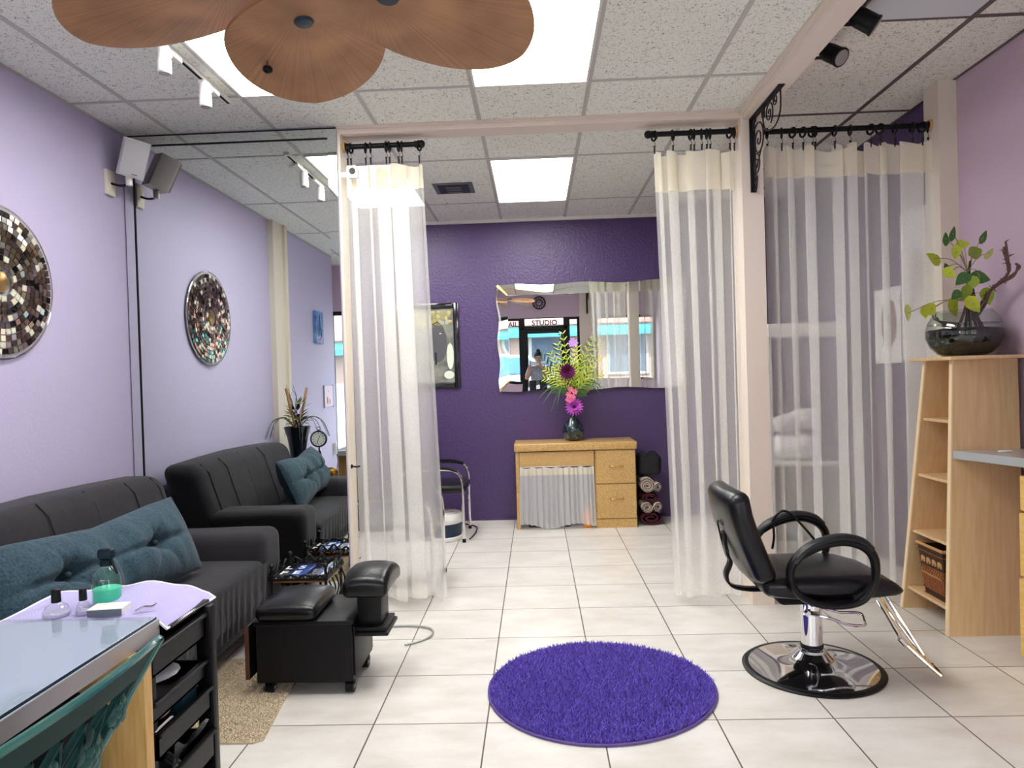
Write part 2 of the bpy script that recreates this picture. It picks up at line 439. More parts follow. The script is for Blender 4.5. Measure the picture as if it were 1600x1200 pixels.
# ------------------------------------------------------------------ street outside
M_asph = mat('asphalt', (128, 128, 128), .9, var=(4, (112, 112, 112)))
struct('floor', MB().box((-14, -16, -.2), (14, YF-.1, -.02)), M_asph)
t = thing('shop_building', 'pale shop building across the street with a turquoise band, seen in the back mirror', 'building', (0, -12, -.02))
obj('wall', MB().box((-12, -15, -.02), (12, -12, 4.6)), mat('pale_stucco', (150, 128, 120), .8), t)
obj('awning', MB().prism([(0, 2.50), (.6, 2.28), (.6, 2.12), (0, 2.12)], lambda u, v, q: (q, -12+u, v), -12, 12), mat('turquoise_awning', (44, 124, 134), .6), t)
obj('sign_band', MB().box((-12, -12.0, 2.56), (12, -11.9, 3.5)), mat('rose_sign_band', (150, 112, 108), .7), t)
for x in (-4.6, -2.4, -.2, 2.6, 4.8):
    f = obj('window', MB().box((x, -12, .7), (x+1.5, -11.93, 2.2)), mat('shop_window_frame', (150, 150, 150), .5), t)
    obj('pane', MB().box((x+.1, -11.93, .8), (x+1.4, -11.92, 2.1)), mat('shop_window_dark', (70, 80, 96), .1), f)
obj('door', MB().box((1.5, -12, 0), (2.4, -11.94, 2.2)), mat('orange_door', (160, 108, 70), .6), t)
M_tint = mat('blue_tint_glass', (30, 84, 150), .08, coat=.5)
def car(x, y, label):
    t = thing('car', label, 'car', (x, y, -.02))
    prof = [(-2.2, .3), (-2.25, .75), (-2.1, .95), (-1.5, 1.02), (-1.0, 1.5), (.8, 1.55), (1.5, 1.05), (2.2, .95), (2.3, .6), (2.25, .3)]
    b = MB(); N = len(prof)
    for sy in (0, 1):
        pass
    sec = [(-.92, .0, 1.), (-.88, .04, 1.), (.88, .04, 1.), (.92, 0, 1.)]
    def body(u, v, q):
        k = q if v < 1.1 else q*.82
        return (x+u, y+k, v)
    b.prism(prof, body, -.9, .9)
    obj('body', b, mat('white_car_paint', (176, 178, 180), .25, coat=.6), t)
    for q0, q1 in ((-.77, -.9), (.77, .9)):
        s = 1 if q0 > 0 else -1
        gl = MB().add([(x-1.25, y+s*.915, 1.08), (x-.2, y+s*.915, 1.08), (x-.2, y+s*.76, 1.47), (x-.95, y+s*.76, 1.46)], [(0, 1, 2, 3)]); obj('side_window', gl, M_tint, t)
        gl = MB().add([(x-.1, y+s*.915, 1.08), (x+1.3, y+s*.915, 1.1), (x+.8, y+s*.76, 1.48), (x-.1, y+s*.76, 1.48)], [(0, 1, 2, 3)]); obj('side_window', gl, M_tint, t)
    for wx in (-1.4, 1.4):
        for s in (-1, 1):
            wh = obj('wheel', MB().cyl((x+wx, y+s*.72, .31), (x+wx, y+s*.94, .31), .33, n=24), M_blackm, t)
            obj('hub_cap', MB().cyl((x+wx, y+s*.94, .31), (x+wx, y+s*.95, .31), .2, n=20), M_steel, wh)
car(-1.0, -4.4, 'white car with blue-tinted windows parked in the street, seen in the back mirror')

# ------------------------------------------------------------------ ceiling lights
M_panel = emis('lit_diffuser', (252, 251, 248), 13.0)
def panel(x, y, label):
    t = thing('ceiling_light', label, 'ceiling light', (x, y, H-.012), 'fluorescent ceiling panels')
    f = MB(); a, b = .285, .59
    for lo, hi in (((-a-.012, -b-.012), (-a, b+.012)), ((a, -b-.012), (a+.012, b+.012)), ((-a, -b-.012), (a, -b)), ((-a, b), (a, b+.012))):
        f.box((x+lo[0], y+lo[1], H-.012), (x+hi[0], y+hi[1], H-.0005))
    obj('frame', f, M_white, t); obj('diffuser', MB().box((x-a, y-b, H-.008), (x+a, y+b, H-.001)), M_panel, t)
panel(.02, 3.05, 'lit ceiling panel right of the fan, in front of the curtains'); panel(-1.20, 3.05, 'lit ceiling panel partly hidden behind the fan blades, beside the white track')
panel(.02, 5.49, 'lit ceiling panel of the back room, above the big mirror'); panel(-1.20, 5.49, 'lit ceiling panel of the back room, seen through the left curtain')

t = thing('ceiling_light', 'unlit grey ceiling panel over the right-hand strip of the room', 'ceiling light', (1.81, 2.8, HR-.012))
obj('frame', MB().box((1.53, 2.215, HR-.012), (2.09, 3.38, HR-.001)), M_tbard, t)
obj('diffuser', MB().box((1.54, 2.225, HR-.016), (2.08, 3.37, HR-.011)), mat('unlit_diffuser', (205, 208, 212), .4), t)
# air vent
t = thing('ceiling_vent', 'dark grey square air vent in the back room ceiling', 'vent', (-.60, 5.58, H-.015))
obj('frame', MB().box((-.755, 5.44, H-.012), (-.445, 5.73, H-.004)), mat('vent_grey', (120, 122, 128), .5, .5), t)
obj('grille', MB().box((-.72, 5.47, H-.016), (-.48, 5.70, H-.0115)), mat('vent_dark', (40, 42, 48), .6), t)
for k in range(3):
    obj('louvre', MB().box((-.66+.0, 5.50+k*.07, H-.022), (-.54, 5.535+k*.07, H-.0155)), mat('vent_louvre', (100, 102, 108), .5), t)
# track light
t = thing('track_light', 'white ceiling track with two spotlights beside the left ceiling panel', 'track light', (-1.585, 3.2, H))
tk = obj('track', MB().box((-1.602, 2.55, H-.02), (-1.568, 3.73, H-.0005)), M_whitep, t)
obj('track_slot', MB().box((-1.592, 2.9, H-.0215), (-1.578, 3.70, H-.0195)), M_blackm, tk)
for y in (3.02, 3.40):
    ad = obj('adapter', MB().rbox((-1.604, y-.01, H-.042), (-1.566, y+.16, H-.019), .006), M_whitep, t)
    h = MB().lathe([(.020, .055), (.026, .045), (.027, .0), (.027, -.004), (.029, -.006), (.029, -.058), (.026, -.062)], (-1.575, y+.01, 2.815), 20)
    hd = obj('spot_head', h, M_whitep, t)
    obj('yoke', MB().tube([(-1.585, y+.02, H-.04), (-1.600, y+.02, H-.07), (-1.602, y+.015, 2.825)], .005, 6).tube([(-1.575, y+.03, H-.04), (-1.548, y+.02, H-.07), (-1.545, y+.015, 2.825)], .005, 6), M_whitep, hd)
    obj('lens', MB().cyl((-1.575, y+.01, 2.7535), (-1.575, y+.01, 2.750), .024), M_lens, hd)
# black spots behind the long beam
for i, (y, lab) in enumerate(((3.20, 'black spotlight behind the long ceiling beam, nearer the camera'), (3.53, 'smaller-looking black spotlight with its lens showing, farther along the long beam'))):
    t = thing('spot_lamp', lab, 'spotlight', (1.38, y, 2.95), 'black spotlights')
    obj('bracket', MB().box((1.361, y-.02, 2.90), (1.375, y+.02, 2.98)), M_black, t)
    obj('stem', MB().tube([(1.37, y, 2.91), (1.49, y, 2.908)], .008, 8).tube([(1.37, y, 2.955), (1.44, y, 2.955), (1.49, y, 2.945)], .010, 8), M_black, t)
    ax = Vector((.45, -.12, -.35) if i == 0 else (.28, -.45, -.42)).normalized(); Q = ax.to_track_quat('Z', 'Y').to_matrix()
    hd = obj('lamp_head', MB().lathe([(.028, -.06), (.040, -.05), (.044, -.02), (.044, .045), (.047, .048), (.047, .058), (.040, .06)], (1.51, y, 2.925), 24, M=Q), M_black, t)
    obj('lens', MB().lathe([(.038, .0605), (.03, .0625), (.001, .064)], (1.51, y, 2.925), 24, M=Q), M_lens, hd)
# ------------------------------------------------------------------ curtains
M_sheer = sheer_mat('cream_sheer', (253, 252, 246), .38, .42)
M_sheer2 = sheer_mat('grey_white_sheer', (252, 252, 248), .44, .4)
M_header = sheer_mat('cream_header_band', (250, 244, 226), .82, .35)
def curtain(name, label, t0, t1, b0, b1, zt, zb, Y, folds, mt, rings, rod_z, seed, hem_drop=.24, group=None, sag=.015, amp=.028):
    rnd = random.Random(seed)
    th = thing(name, label, 'curtain', ((b0+b1)/2, Y, zb), group)
    K = folds
    ph = [rnd.uniform(-.5, .5) for _ in range(K+2)]; am = [rnd.uniform(.35, 1.7) for _ in range(K+2)]; ay = [rnd.uniform(.6, 1.4) for _ in range(K+2)]
    rs = sorted((r-t0)/(t1-t0) for r in rings)
    def path(s, v):
        k = s*K; i = int(min(k, K-1e-6)); fr = k-i
        a = am[i]*(1-fr)+am[i+1]*fr; yy = ay[i]*(1-fr)+ay[i+1]*fr
        env = min(1, 6*s, 6*(1-s))
        sx = s+env*a*.19/K*2.9*math.sin(2*PI*(k+ph[i]*(1-fr)+ph[i+1]*fr))*(.85+.15*v)
        top, bot = t0+(t1-t0)*sx, b0+(b1-b0)*sx
        x = bot*(1-v)+top*v if True else 0
        wob = .006*math.sin(9*v+5*s*K)*(1-v)
        y = Y+amp*yy*math.cos(2*PI*(k+.13))*(1-.35*v)+wob
        return x, y
    def pt(s, v):
        x, y = path(s, v)
        d = min(abs(s-r) for r in rs)
        z = zb+(zt-zb)*v
        if v > .9: z -= sag*min(1, d*len(rs)*1.6)**1.3*(v-.9)/.1*1.6
        z += .012*math.sin(2*PI*s*K*.5+seed)*(1-v)**6
        return (x, y, z)
    vs = lambda j: j
    obj('fabric', MB().grid(lambda u, v: pt(u, v), K*22+1, 26), mt, th, smooth=80)
    vh = 1-hem_drop/(zt-zb)
    def hp(u, v):
        x, y, z = pt(u, vh+(1-vh)*v); return (x, y-.003, z)
    obj('header_band', MB().grid(hp, K*22+1, 8), M_header, th, smooth=80)
    def hb(u, v):
        x, y, z = pt(u, .024*v); return (x, y-.003, z)
    obj('hem', MB().grid(hb, K*22+1, 3), mt, th, smooth=80)
    for r in rings:
        tilt = Matrix.Rotation(rnd.uniform(-.5, .5), 3, 'Z') if rnd.random() < .6 else Matrix.Rotation(rnd.uniform(-.15, .15), 3, 'Z')
        R_ = .027; cz = rod_z-.010
        rg = obj('curtain_ring', MB().torus((r, Y, cz), R_, .0065, 'x', 22, 8, M=tilt), M_black, th)
        z1 = cz-R_-.004
        hk = [(r, Y, z1)]; hk += [(r+.007*math.sin(a), Y, z1-.012-.010*(1-math.cos(a))/1) for a in (.8, 1.8, 2.7, 3.6)]
        cl = obj('clip', MB().tube(spl(hk, 3), .0016, 5).tube([(r, Y-.003, z1-.03), (r, Y-.004, z1-.055)], [.007, .003], 8).tube([(r, Y, z1-.045), (r, Y, z1-.075)], [.006, .004], 6), M_iron, rg)
    return th
def rod(label, x0, x1, z, Y, fin, dx):
    """fin: list of (x, kind)"""
    t = thing('curtain_rod', label, 'curtain rod', ((x0+x1)/2, Y, z-.02), 'black curtain rods')
    obj('pole', MB().cyl((x0, Y, z), (x1, Y, z), .0155, n=20), M_black, t)
    for x, kind, s in fin:
        if kind == 'ball': obj('finial', MB().ball((x+s*.02, Y, z), (.024, .024, .024), 16, 10).cyl((x-.004, Y, z), (x+.006, Y, z), .022).cyl((x-s*.02, Y, z), (x-s*.012, Y, z), .021), M_black, t)
        else:
            obj('wall_socket', MB().cyl((x, Y, z), (x+s*.014, Y, z), .034, .030, 24), mat('beech_disc', (214, 166, 104), .45), t)
            obj('end_collar', MB().cyl((x+s*.014, Y, z), (x+s*.03, Y, z), .024, .020, 20), M_black, t)
    return t
YC = 4.235
rod('short black curtain rod above the left curtain, fixed beside the wall mirror', -1.10, -.665, 2.803, YC, [(-1.121, 'socket', 1), (-.665, 'ball', 1)], 0)
rod('short black curtain rod above the middle curtain, fixed to the column', .735, 1.21, 2.803, YC, [(1.2375, 'socket', -1), (.735, 'ball', -1)], 0)
rod('long black curtain rod between the column and the right wall post', 1.39, 2.34, 2.79, YC, [(2.366, 'socket', -1), (1.3625, 'socket', 1)], 0)
curtain('curtain', 'cream sheer curtain panel hanging left, beside the wall mirror', -1.112, -.645, -1.10, -.575, 2.69, .055, YC, 5, M_sheer,
        [-1.095, -1.075, -.985, -.955, -.86, -.84, -.785, -.765, -.66], 2.803, 3, .145, 'sheer cream curtains')
curtain('curtain', 'cream sheer curtain panel hanging in the middle, against the column', .745, 1.215, .80, 1.21, 2.70, .045, YC, 6, M_sheer,
        [.75, .86, .965, .985, 1.03, 1.06, 1.08, 1.195, 1.222], 2.803, 12, .24, 'sheer cream curtains')
curtain('curtain', 'wide white sheer curtain hanging right of the column, behind the shelf unit', 1.395, 2.41, 1.40, 2.40, 2.705, .05, YC, 9, M_sheer2,
        [1.415, 1.50, 1.565, 1.625, 1.68, 1.695, 1.81, 1.90, 2.02, 2.075, 2.16, 2.26, 2.32, 2.35], 2.79, 21, .185, 'sheer cream curtains', sag=.03)
# small black pole hook by the left curtain
solo('curtain_hook', MB().tube([(-1.12, YP+.02, .875), (-1.075, YP-.01, .875), (-1.06, YP-.01, .88)], .005, 6).cyl((-1.12, YP+.02, .875), (-1.115, YP+.017, .875), .012), M_iron, 'small black hook on the jamb beside the left curtain', 'hook')
# small white camera box with black lens
t = thing('security_camera', 'small white security camera with round black lens above the left curtain', 'camera', (-1.09, YP-.02, 2.60))
obj('housing', MB().rbox((-1.072, YP-.026, 2.585), (-1.012, YP+.004, 2.655), .006), M_whitep, t)
obj('lens', MB().cyl((-1.044, YP-.026, 2.627), (-1.044, YP-.032, 2.627), .018), M_black, t); obj('mount', MB().box((-1.118, YP+.0, 2.60), (-1.072, YP+.012, 2.63)), M_whitep, t)

# ------------------------------------------------------------------ wall mirror with bevelled mirror strips
t = thing('wall_mirror', 'floor-to-ceiling wall mirror with mirrored strip border beside the sofa', 'mirror', (-1.79, YP-.01, .06))
mx0, mx1, mz0, mz1 = XL+.012, -1.138, .06, 2.885; sw = .052; ym = YP-.012
obj('pane', MB().box((mx0+.01, ym, mz0), (mx1-.01, YP-.001, mz1-.01)), M_mirror, t, smooth=None)
def strip(p, q, r, s):   # four corners at front; slight bevel by giving depth to inner edge
    m = MB(); F = [p, q, r, s]; 
    m.add([Vector(a)+Vector((0, -.012, 0)) for a in F]+[Vector(a) for a in F], [(0, 1, 2, 3), (7, 6, 5, 4), (0, 4, 5, 1), (1, 5, 6, 2), (2, 6, 7, 3), (3, 7, 4, 0)]); return m
def strip_obj(F, bev):
    """F corners in xz (outer a, outer b, inner b, inner a); the outer edge lies deeper"""
    a, b, c, d = F
    fr = [(a[0], ym-.004, a[1]), (b[0], ym-.004, b[1]), (c[0], ym-.004-bev, c[1]), (d[0], ym-.004-bev, d[1])]
    m = MB(); m.add(fr+[(x, ym, z) for x, y, z in fr], [(0, 1, 2, 3), (7, 6, 5, 4), (0, 4, 5, 1), (1, 5, 6, 2), (2, 6, 7, 3), (3, 7, 4, 0)])
    return obj('mirror_strip', m, M_mirror, t, smooth=None)
strip_obj([(mx0, mz1), (mx1, mz1), (mx1-sw, mz1-sw), (mx0+sw, mz1-sw)], .0012)
strip_obj([(mx0, mz0), (mx0, mz1), (mx0+sw, mz1-sw), (mx0+sw, mz0)], .0012)
strip_obj([(mx1, mz1), (mx1, mz0), (mx1-sw, mz0), (mx1-sw, mz1-sw)], .0012)
dk = MB().box((mx0+sw, ym-.0062, mz1-sw-.008), (mx1-sw, ym-.001, mz1-sw)).box((mx0+sw, ym-.0062, mz0), (mx0+sw+.007, ym-.001, mz1-sw)).box((mx0, ym-.0055, mz1-.001), (mx1, ym-.001, mz1+.006))
obj('black_joint', dk, M_blackm, t)  # black joint lines along the mirror strips
# ------------------------------------------------------------------ scroll bracket under the long beam
def bracket(loc, label, flip=1):
    t = thing('scroll_bracket', label, 'bracket', loc, 'wrought iron scroll brackets')
    L = lambda y, z: (loc[0], loc[1]-flip*y, loc[2]+z)
    m = MB(); w = .016
    m.box((loc[0]-w, min(L(0, 0)[1], L(.012, 0)[1]), loc[2]), (loc[0]+w, max(L(0, 0)[1], L(.012, 0)[1]), loc[2]+.43))
    m.box((loc[0]-w, min(L(0, 0)[1], L(.50, 0)[1]), loc[2]+.418), (loc[0]+w, max(L(0, 0)[1], L(.50, 0)[1]), loc[2]+.43))
    obj('frame_bar', m, M_iron, t)
    def spiral(c, r0, a0, turns, sgn, r1=.008):
        pts = []
        n = int(22*turns)
        for i in range(n+1):
            q = i/n; r = r0*(1-q)+r1*q; a = a0+sgn*2*PI*turns*q
            pts.append(L(c[0]+r*math.cos(a), c[1]+r*math.sin(a)))
        return pts
    s = MB()
    s.tube(spiral((.115, .27), .10, 2.2, 2.0, -1), .0045, 6)
    s.tube(spiral((.07, .14), .062, 1.6, 1.8, -1), .004, 6)
    s.tube(spiral((.055, .055), .03, 2.2, 1.6, -1), .0035, 6)
    s.tube(spiral((.30, .35), .065, -1.2, 1.7, 1), .004, 6)
    s.tube(spiral((.21, .38), .03, 2.2, 1.5, 1), .0035, 6)
    s.tube(spiral((.40, .385), .032, 2.4, 1.5, 1), .0035, 6)
    obj('scrollwork', s, M_iron, t)
    obj('large_curl', MB().tube(spl([L(.012, .02), L(.05, .0), L(.07, .06), L(.03, .10), L(.10, .15), L(.15, .20)], 6), .0045, 6).tube(spl([L(.48, .415), L(.47, .30), L(.38, .25), L(.24, .28), L(.2, .36), L(.24, .415)], 6), .0045, 6), M_iron, t)
    obj('leaf', MB().ball(L(.035, .38), (.006, .016, .034), 8, 6).ball(L(.055, .395), (.006, .03, .014), 8, 6), M_iron, t)
bracket((1.302, YP-.006, 2.415), 'black wrought iron scroll bracket on the column under the long beam')
bracket((1.085, YF+.061, 2.35), 'black scroll bracket on the beige pillar by the shop door, seen in the back mirror', -1)

# ------------------------------------------------------------------ sofa
M_suede = mat('charcoal_microfibre', (25, 23, 29), .85, bump=(14, .35), var=(3.5, (38, 35, 42), 5), sheen=.12)
def wrink(amp, f):
    def fn(v):
        return Vector((v.x+amp*math.sin(f*v.y+3*v.z)*math.sin(f*.7*v.z+1), v.y+amp*.5*math.sin(f*v.x), v.z+amp*math.sin(f*.9*v.y+2*v.x)*math.sin(f*.6*v.x+.4)))
    return fn
t = thing('sofa', 'charcoal microfibre sofa along the lavender wall, left of the cart', 'sofa', (-1.9, 3.1, 0))
SY0, SY1 = 2.32, 3.97
seat = MB().rbox((-2.15, SY0+.26, .225), (-1.46, SY1-.28, .455), .045, 4, sub=3, fn=wrink(.004, 17))
obj('seat', seat, M_suede, t)
for k in range(9):
    pass
def backf(v):
    return Vector((v.x-.16*(v.z-.42)/.5+.006*math.sin(9*v.y), v.y, v.z+.012*math.cos((v.y-3.15)*3)))
obj('backrest', MB().rbox((-2.245, SY0+.02, .30), (-1.985, SY1-.015, .895), .075, 5, sub=3, fn=backf), M_suede, t)
sm = MB()
for y in (2.62, 2.95, 3.28, 3.60, 3.85):
    sm.tube([backf(Vector((-1.982, y, z))) for z in (.47, .55, .65, .75, .83)]+[backf(Vector((-2.02, y, .888)))], .0035, 6)
obj('back_seam', sm, mat('dark_seam', (26, 23, 26), .9), t)  # raised back seams in a dark charcoal tone
for y0, y1 in ((SY1-.29, SY1-.02), (SY0, SY0+.27)):
    obj('arm', MB().rbox((-2.12, y0, .16), (-1.47, y1, .585), .055, 4, sub=3, fn=wrink(.003, 15)), M_suede, t)
obj('base', MB().rbox((-2.2, SY0+.06, .10), (-1.53, SY1-.06, .23), .02), M_suede, t)
dr_ = MB()
def drape(u, v):
    y = SY0+.28+(SY1-SY0-.57)*u; z = .44-.245*v
    return (-1.452-.012*v+.007*math.sin(u*95+2*math.sin(u*11))*v, y, z)
obj('seat_drape', MB().grid(drape, 200, 8), M_suede, t, smooth=80)
for x in (-2.1, -1.6):
    for y in (SY0+.12, SY1-.12): obj('leg', MB().cyl((x, y, 0), (x, y, .11), .022, .03), M_black, t)
# pillow
M_velvet = mat('teal_chenille', (28, 53, 65), .85, bump=(60, .35), var=(26, (52, 79, 92), 6, .35, .65, (1, 5, 5)), sheen=.12)
t = thing('lumbar_pillow', 'long tufted teal pillow leaning on the sofa back', 'pillow', (-1.86, 3.02, .455))
PW, PH, PT = .56, .185, .112
tufts = [(-.46, 0), (.46, 0)]
def pil(sgn):
    def fn(u, v):
        a = 2*u-1; b = 2*v-1
        ex = (1-abs(a)**3.2); ey = (1-abs(b)**2.6)
        th = PT*(max(ex, 0)**.5)*(max(ey, 0)**.55)
        for tx, ty in tufts:
            dx = (a-tx)*PW; dy = (b-ty)*PH; d = math.hypot(dx, dy)
            th -= .074*math.exp(-(d/.045)**2)
            th -= .046*math.exp(-(dy/.016)**2)*math.exp(-(dx/.17)**2)
            for an in (1.15, 1.99, -1.0, -2.1):
                c, s = math.cos(an), math.sin(an); al = dx*c+dy*s; pe = -dx*s+dy*c
                if al > 0: th -= .026*math.exp(-(pe/.011)**2)*math.exp(-al/.10)
        th += .004*math.sin(a*34+3*b)*ey*ex
        th -= .036*math.exp(-(a/.10)**2)*ey
        pin = 1-.16*(1-min(1, abs(a)*1.5))+.05*abs(a)**4
        return (sgn*max(th, 0), a*PW*(1+.03*abs(b)**4), b*PH*pin)
    return fn
Q = Matrix.Translation((-1.815, 2.86, .66)) @ Matrix.Rotation(math.radians(-6), 4, 'Z') @ Matrix.Rotation(math.radians(-24), 4, 'Y') @ Matrix.Rotation(math.radians(0), 4, 'X')
m = MB()
for s in (1, -1):
    f = pil(s); m.grid(lambda u, v: Q @ Vector(f(u, v)), 110, 56)
obj('cushion', m, M_velvet, t, smooth=80)
b = MB()
for tx, ty in tufts: b.ball(Q @ Vector((PT-.055, tx*PW, 0)), (.012, .014, .014), 10, 6)
obj('tuft_button', b, mat('dark_teal_button', (28, 44, 50), .8), t)

# ------------------------------------------------------------------ mosaic wall disc
M_mos = [mat('mosaic_silver', (200, 194, 186), .08, 1.), mat('mosaic_bronze', (140, 122, 108), .12, 1.), mat('mosaic_dark', (64, 58, 56), .15, 1.), mat('mosaic_cream', (236, 230, 206), .15, .3)]
dc = Vector((XL+.02, 3.115, 1.885)); t = thing('wall_disc', 'round mosaic mirror-tile disc on the lavender wall above the sofa', 'wall decoration', (dc.x, dc.y, dc.z-.345))
obj('backing', MB().cyl((XL+.002, dc.y, dc.z), (XL+.014, dc.y, dc.z), .345, n=64), mat('grey_grout', (176, 176, 182), .6), t)
m = MB(); rnd = random.Random(5); r = .062; rw = .0300
while r+rw < .350:
    n = max(8, int(2*PI*(r+rw/2)/.033)); off = rnd.random()
    dish = XL+.014+.016*(1-(r/.345)**2)+.004
    for k in range(n):
        a = 2*PI*(k+off)/n; ca, sa = math.cos(a), math.sin(a); hw = PI*(r+rw/2)/n*.84; hh = rw*.41
        tx, tz = rnd.gauss(0, .05), rnd.gauss(0, .05); cs = []
        for du, dv in ((-hw, -hh), (hw, -hh), (hw, hh), (-hw, hh)):
            rr = r+rw/2+dv
            cs.append(Vector((dish+du*tx+dv*tz+.003, dc.y+rr*ca-du*sa, dc.z+rr*sa+du*ca)))
        mi = rnd.choices([0, 1, 2, 3], [.30, .42, .18, .10])[0]
        m.add(cs+[c-Vector((.006, 0, 0)) for c in cs], [(0, 1, 2, 3), (7, 6, 5, 4), (0, 4, 5, 1), (1, 5, 6, 2), (2, 6, 7, 3), (3, 7, 4, 0)], mi)
    r += rw
obj('mosaic_tiles', m, M_mos, t, smooth=None)
obj('medallion', MB().lathe([(.048, 0), (.046, .018), (.03, .024), (.001, .026)], (XL+.014, dc.y, dc.z), 32, M=Matrix.Rotation(PI/2, 3, 'Y')), mat('bronze_medallion', (150, 118, 76), .3, .8), t)
for rr in (.052, .35):
    obj('ring_trim', MB().torus((XL+.018, dc.y, dc.z), rr, .004, 'x', 64, 6), M_mos[0], t)

# ------------------------------------------------------------------ speaker
t = thing('wall_speaker', 'small white loudspeaker on a bracket in the corner above the sofa', 'speaker', (XL+.02, 4.0, 2.5))
Q = Matrix.Translation((-2.275, 3.985, 2.705)) @ Matrix.Rotation(math.radians(38), 4, 'Z') @ Matrix.Rotation(math.radians(20), 4, 'X') @ Matrix.Rotation(math.radians(10), 4, 'Y')
M_spk = mat('speaker_white', (222, 214, 212), .5); M_spg = mat('speaker_grille', (184, 184, 186), .7)
cab = MB().prism([(-.06, .07), (-.072, -.03), (-.066, -.05), (.066, -.05), (.072, -.03), (.06, .07)], lambda u, v, q: Q @ Vector((u, v, q)), -.105, .105)
obj('cabinet', cab, M_spk, t)
obj('grille', MB().rbox((-.066, -.060, -.098), (.066, -.049, .098), .004, M=Q), M_spg, t)
obj('badge', MB().box((.0, -.0615, -.088), (.03, -.0595, -.084), M=Q), M_black, t)
obj('wall_plate', MB().rbox((XL+.001, 3.955, 2.50), (XL+.022, 4.035, 2.645), .004), mat('ivory_plastic', (226, 220, 200), .5), t)
p0 = Q @ Vector((0, .0, -.105))
obj('bracket_arm', MB().tube(spl([(XL+.02, 3.995, 2.57), (XL+.07, 3.995, 2.555), (p0.x, p0.y, p0.z-.045), tuple(p0)], 5), .007, 8), M_black, t)
obj('ball_joint', MB().cyl((p0.x, p0.y, p0.z-.055), (p0.x, p0.y, p0.z-.005), .018, .02), M_whitep, t)

# ------------------------------------------------------------------ things beside the sofa, seen in the mirror
t = thing('side_table', 'dark side table behind the near sofa arm, seen in the wall mirror', 'table', (-2.1, 2.05, 0))
obj('tabletop', MB().rbox((-2.41, 1.80, .50), (-1.78, 2.28, .54), .008), M_blackm, t)
for x in (-2.36, -1.83):
    for y in (1.85, 2.23): obj('leg', MB().box((x-.02, y-.02, 0), (x+.02, y+.02, .5)), M_blackm, t)
vz = .54; vx, vy = -2.14, 2.08
t = thing('floor_vase', 'tall flared dark vase on the side table, seen in the wall mirror', 'vase', (vx, vy, vz))
obj('vase_body', MB().lathe([(.05, 0), (.052, .02), (.06, .12), (.072, .25), (.09, .36), (.118, .455), (.112, .455), (.084, .36), (.05, .2)], (vx, vy, vz), 28), mat('dark_glaze', (18, 26, 30), .15, coat=.5), t)
t = thing('dried_arrangement', 'twigs, bamboo and pale flowers in the flared vase, seen in the wall mirror', 'dried flowers', (vx, vy, vz+.45))
rnd = random.Random(9); m = MB()
for k in range(11):
    a = rnd.uniform(0, 6.28); ln = rnd.uniform(.25, .50); sp = rnd.uniform(.12, .40)
    pts = [Vector((vx, vy, vz+.40))]
    for i in range(1, 6): pts.append(Vector((vx+math.cos(a)*sp*ln*i/5+rnd.uniform(-.018, .018), vy+math.sin(a)*sp*ln*i/5+rnd.uniform(-.018, .018), vz+.40+ln*i/5)))
    m.tube(spl(pts, 3), [.005*(1-.7*i/15) for i in range(16)], 5)
obj('twigs', m, mat('dark_twig', (52, 40, 44), .8), t)
m = MB()
for a, ln, tl in ((2.0, .44, .28), (-.6, .44, .22)):
    m.tube([(vx, vy, vz+.36), (vx+math.cos(a)*tl*ln, vy+math.sin(a)*tl*ln, vz+.36+ln)], .012, 8)
obj('bamboo_stick', m, mat('tan_bamboo', (176, 132, 86), .6), t)
def leafmb(m, base, d, up, ln, wd, mi=0, bend=.3, n=4):
    d = Vector(d).normalized(); sd = d.cross(Vector(up)); sd = sd.normalized() if sd.length > 1e-4 else d.orthogonal().normalized(); nn = sd.cross(d)
    vs = []; fs = []
    for i in range(n+1):
        q = i/n; w = wd*math.sin(PI*min(.97, max(.06, q**.8))); c = Vector(base)+d*(ln*q)-nn*(bend*ln*q*q)
        vs += [c-sd*w, c+nn*(w*.18), c+sd*w]
    for i in range(n):
        o = i*3; fs += [(o, o+1, o+4, o+3), (o+1, o+2, o+5, o+4)]
    m.add(vs, fs, mi)
m = MB()
for k in range(46):
    a = rnd.uniform(0, 6.28); e = rnd.uniform(.1, 1.3); d = (math.cos(a)*math.cos(e), math.sin(a)*math.cos(e), math.sin(e))
    b0 = (vx+d[0]*.07, vy+d[1]*.07, vz+.47+d[2]*rnd.uniform(.04, .20)); leafmb(m, b0, d, (0, 0, 1), rnd.uniform(.05, .10), .018, rnd.choice([0, 0, 1]))
for k in range(26):
    a = rnd.uniform(0, 6.28); pts = [(vx+math.cos(a)*r_, vy+math.sin(a)*r_, vz+.45+h_) for r_, h_ in ((.03, 0), (.12, .09), (.22, .05), (.28, -.09))]; m.tube(spl(pts, 4), .0016, 4)
obj('greenery', m, [mat('dark_leaf', (44, 68, 44), .6), mat('lime_leaf', (150, 168, 76), .6)], t)
m = MB()
for c in ((-.06, .03, .52), (.07, -.05, .50), (-.02, .08, .60), (.04, .06, .66)):
    for k in range(9):
        a = k*.7; leafmb(m, (vx+c[0], vy+c[1], vz+c[2]-.0), (math.cos(a), math.sin(a), .5), (0, 0, 1), .045, .014, 0 if c[2] < .58 else 1)
obj('blossoms', m, [mat('white_petal', (238, 234, 220), .6), mat('pale_lime_petal', (214, 218, 130), .6)], t)
cx_, cy_, cz_ = -1.93, 2.14, .54
t = thing('tripod_clock', 'small round clock on black tripod stand, seen in the wall mirror', 'clock', (cx_, cy_, cz_))
obj('case', MB().lathe([(.066, -.014), (.074, -.010), (.074, .012), (.066, .016), (.062, .010)], (cx_, cy_, cz_+.345), 32, M=Matrix.Rotation(-PI/2, 3, 'X')), M_black, t)
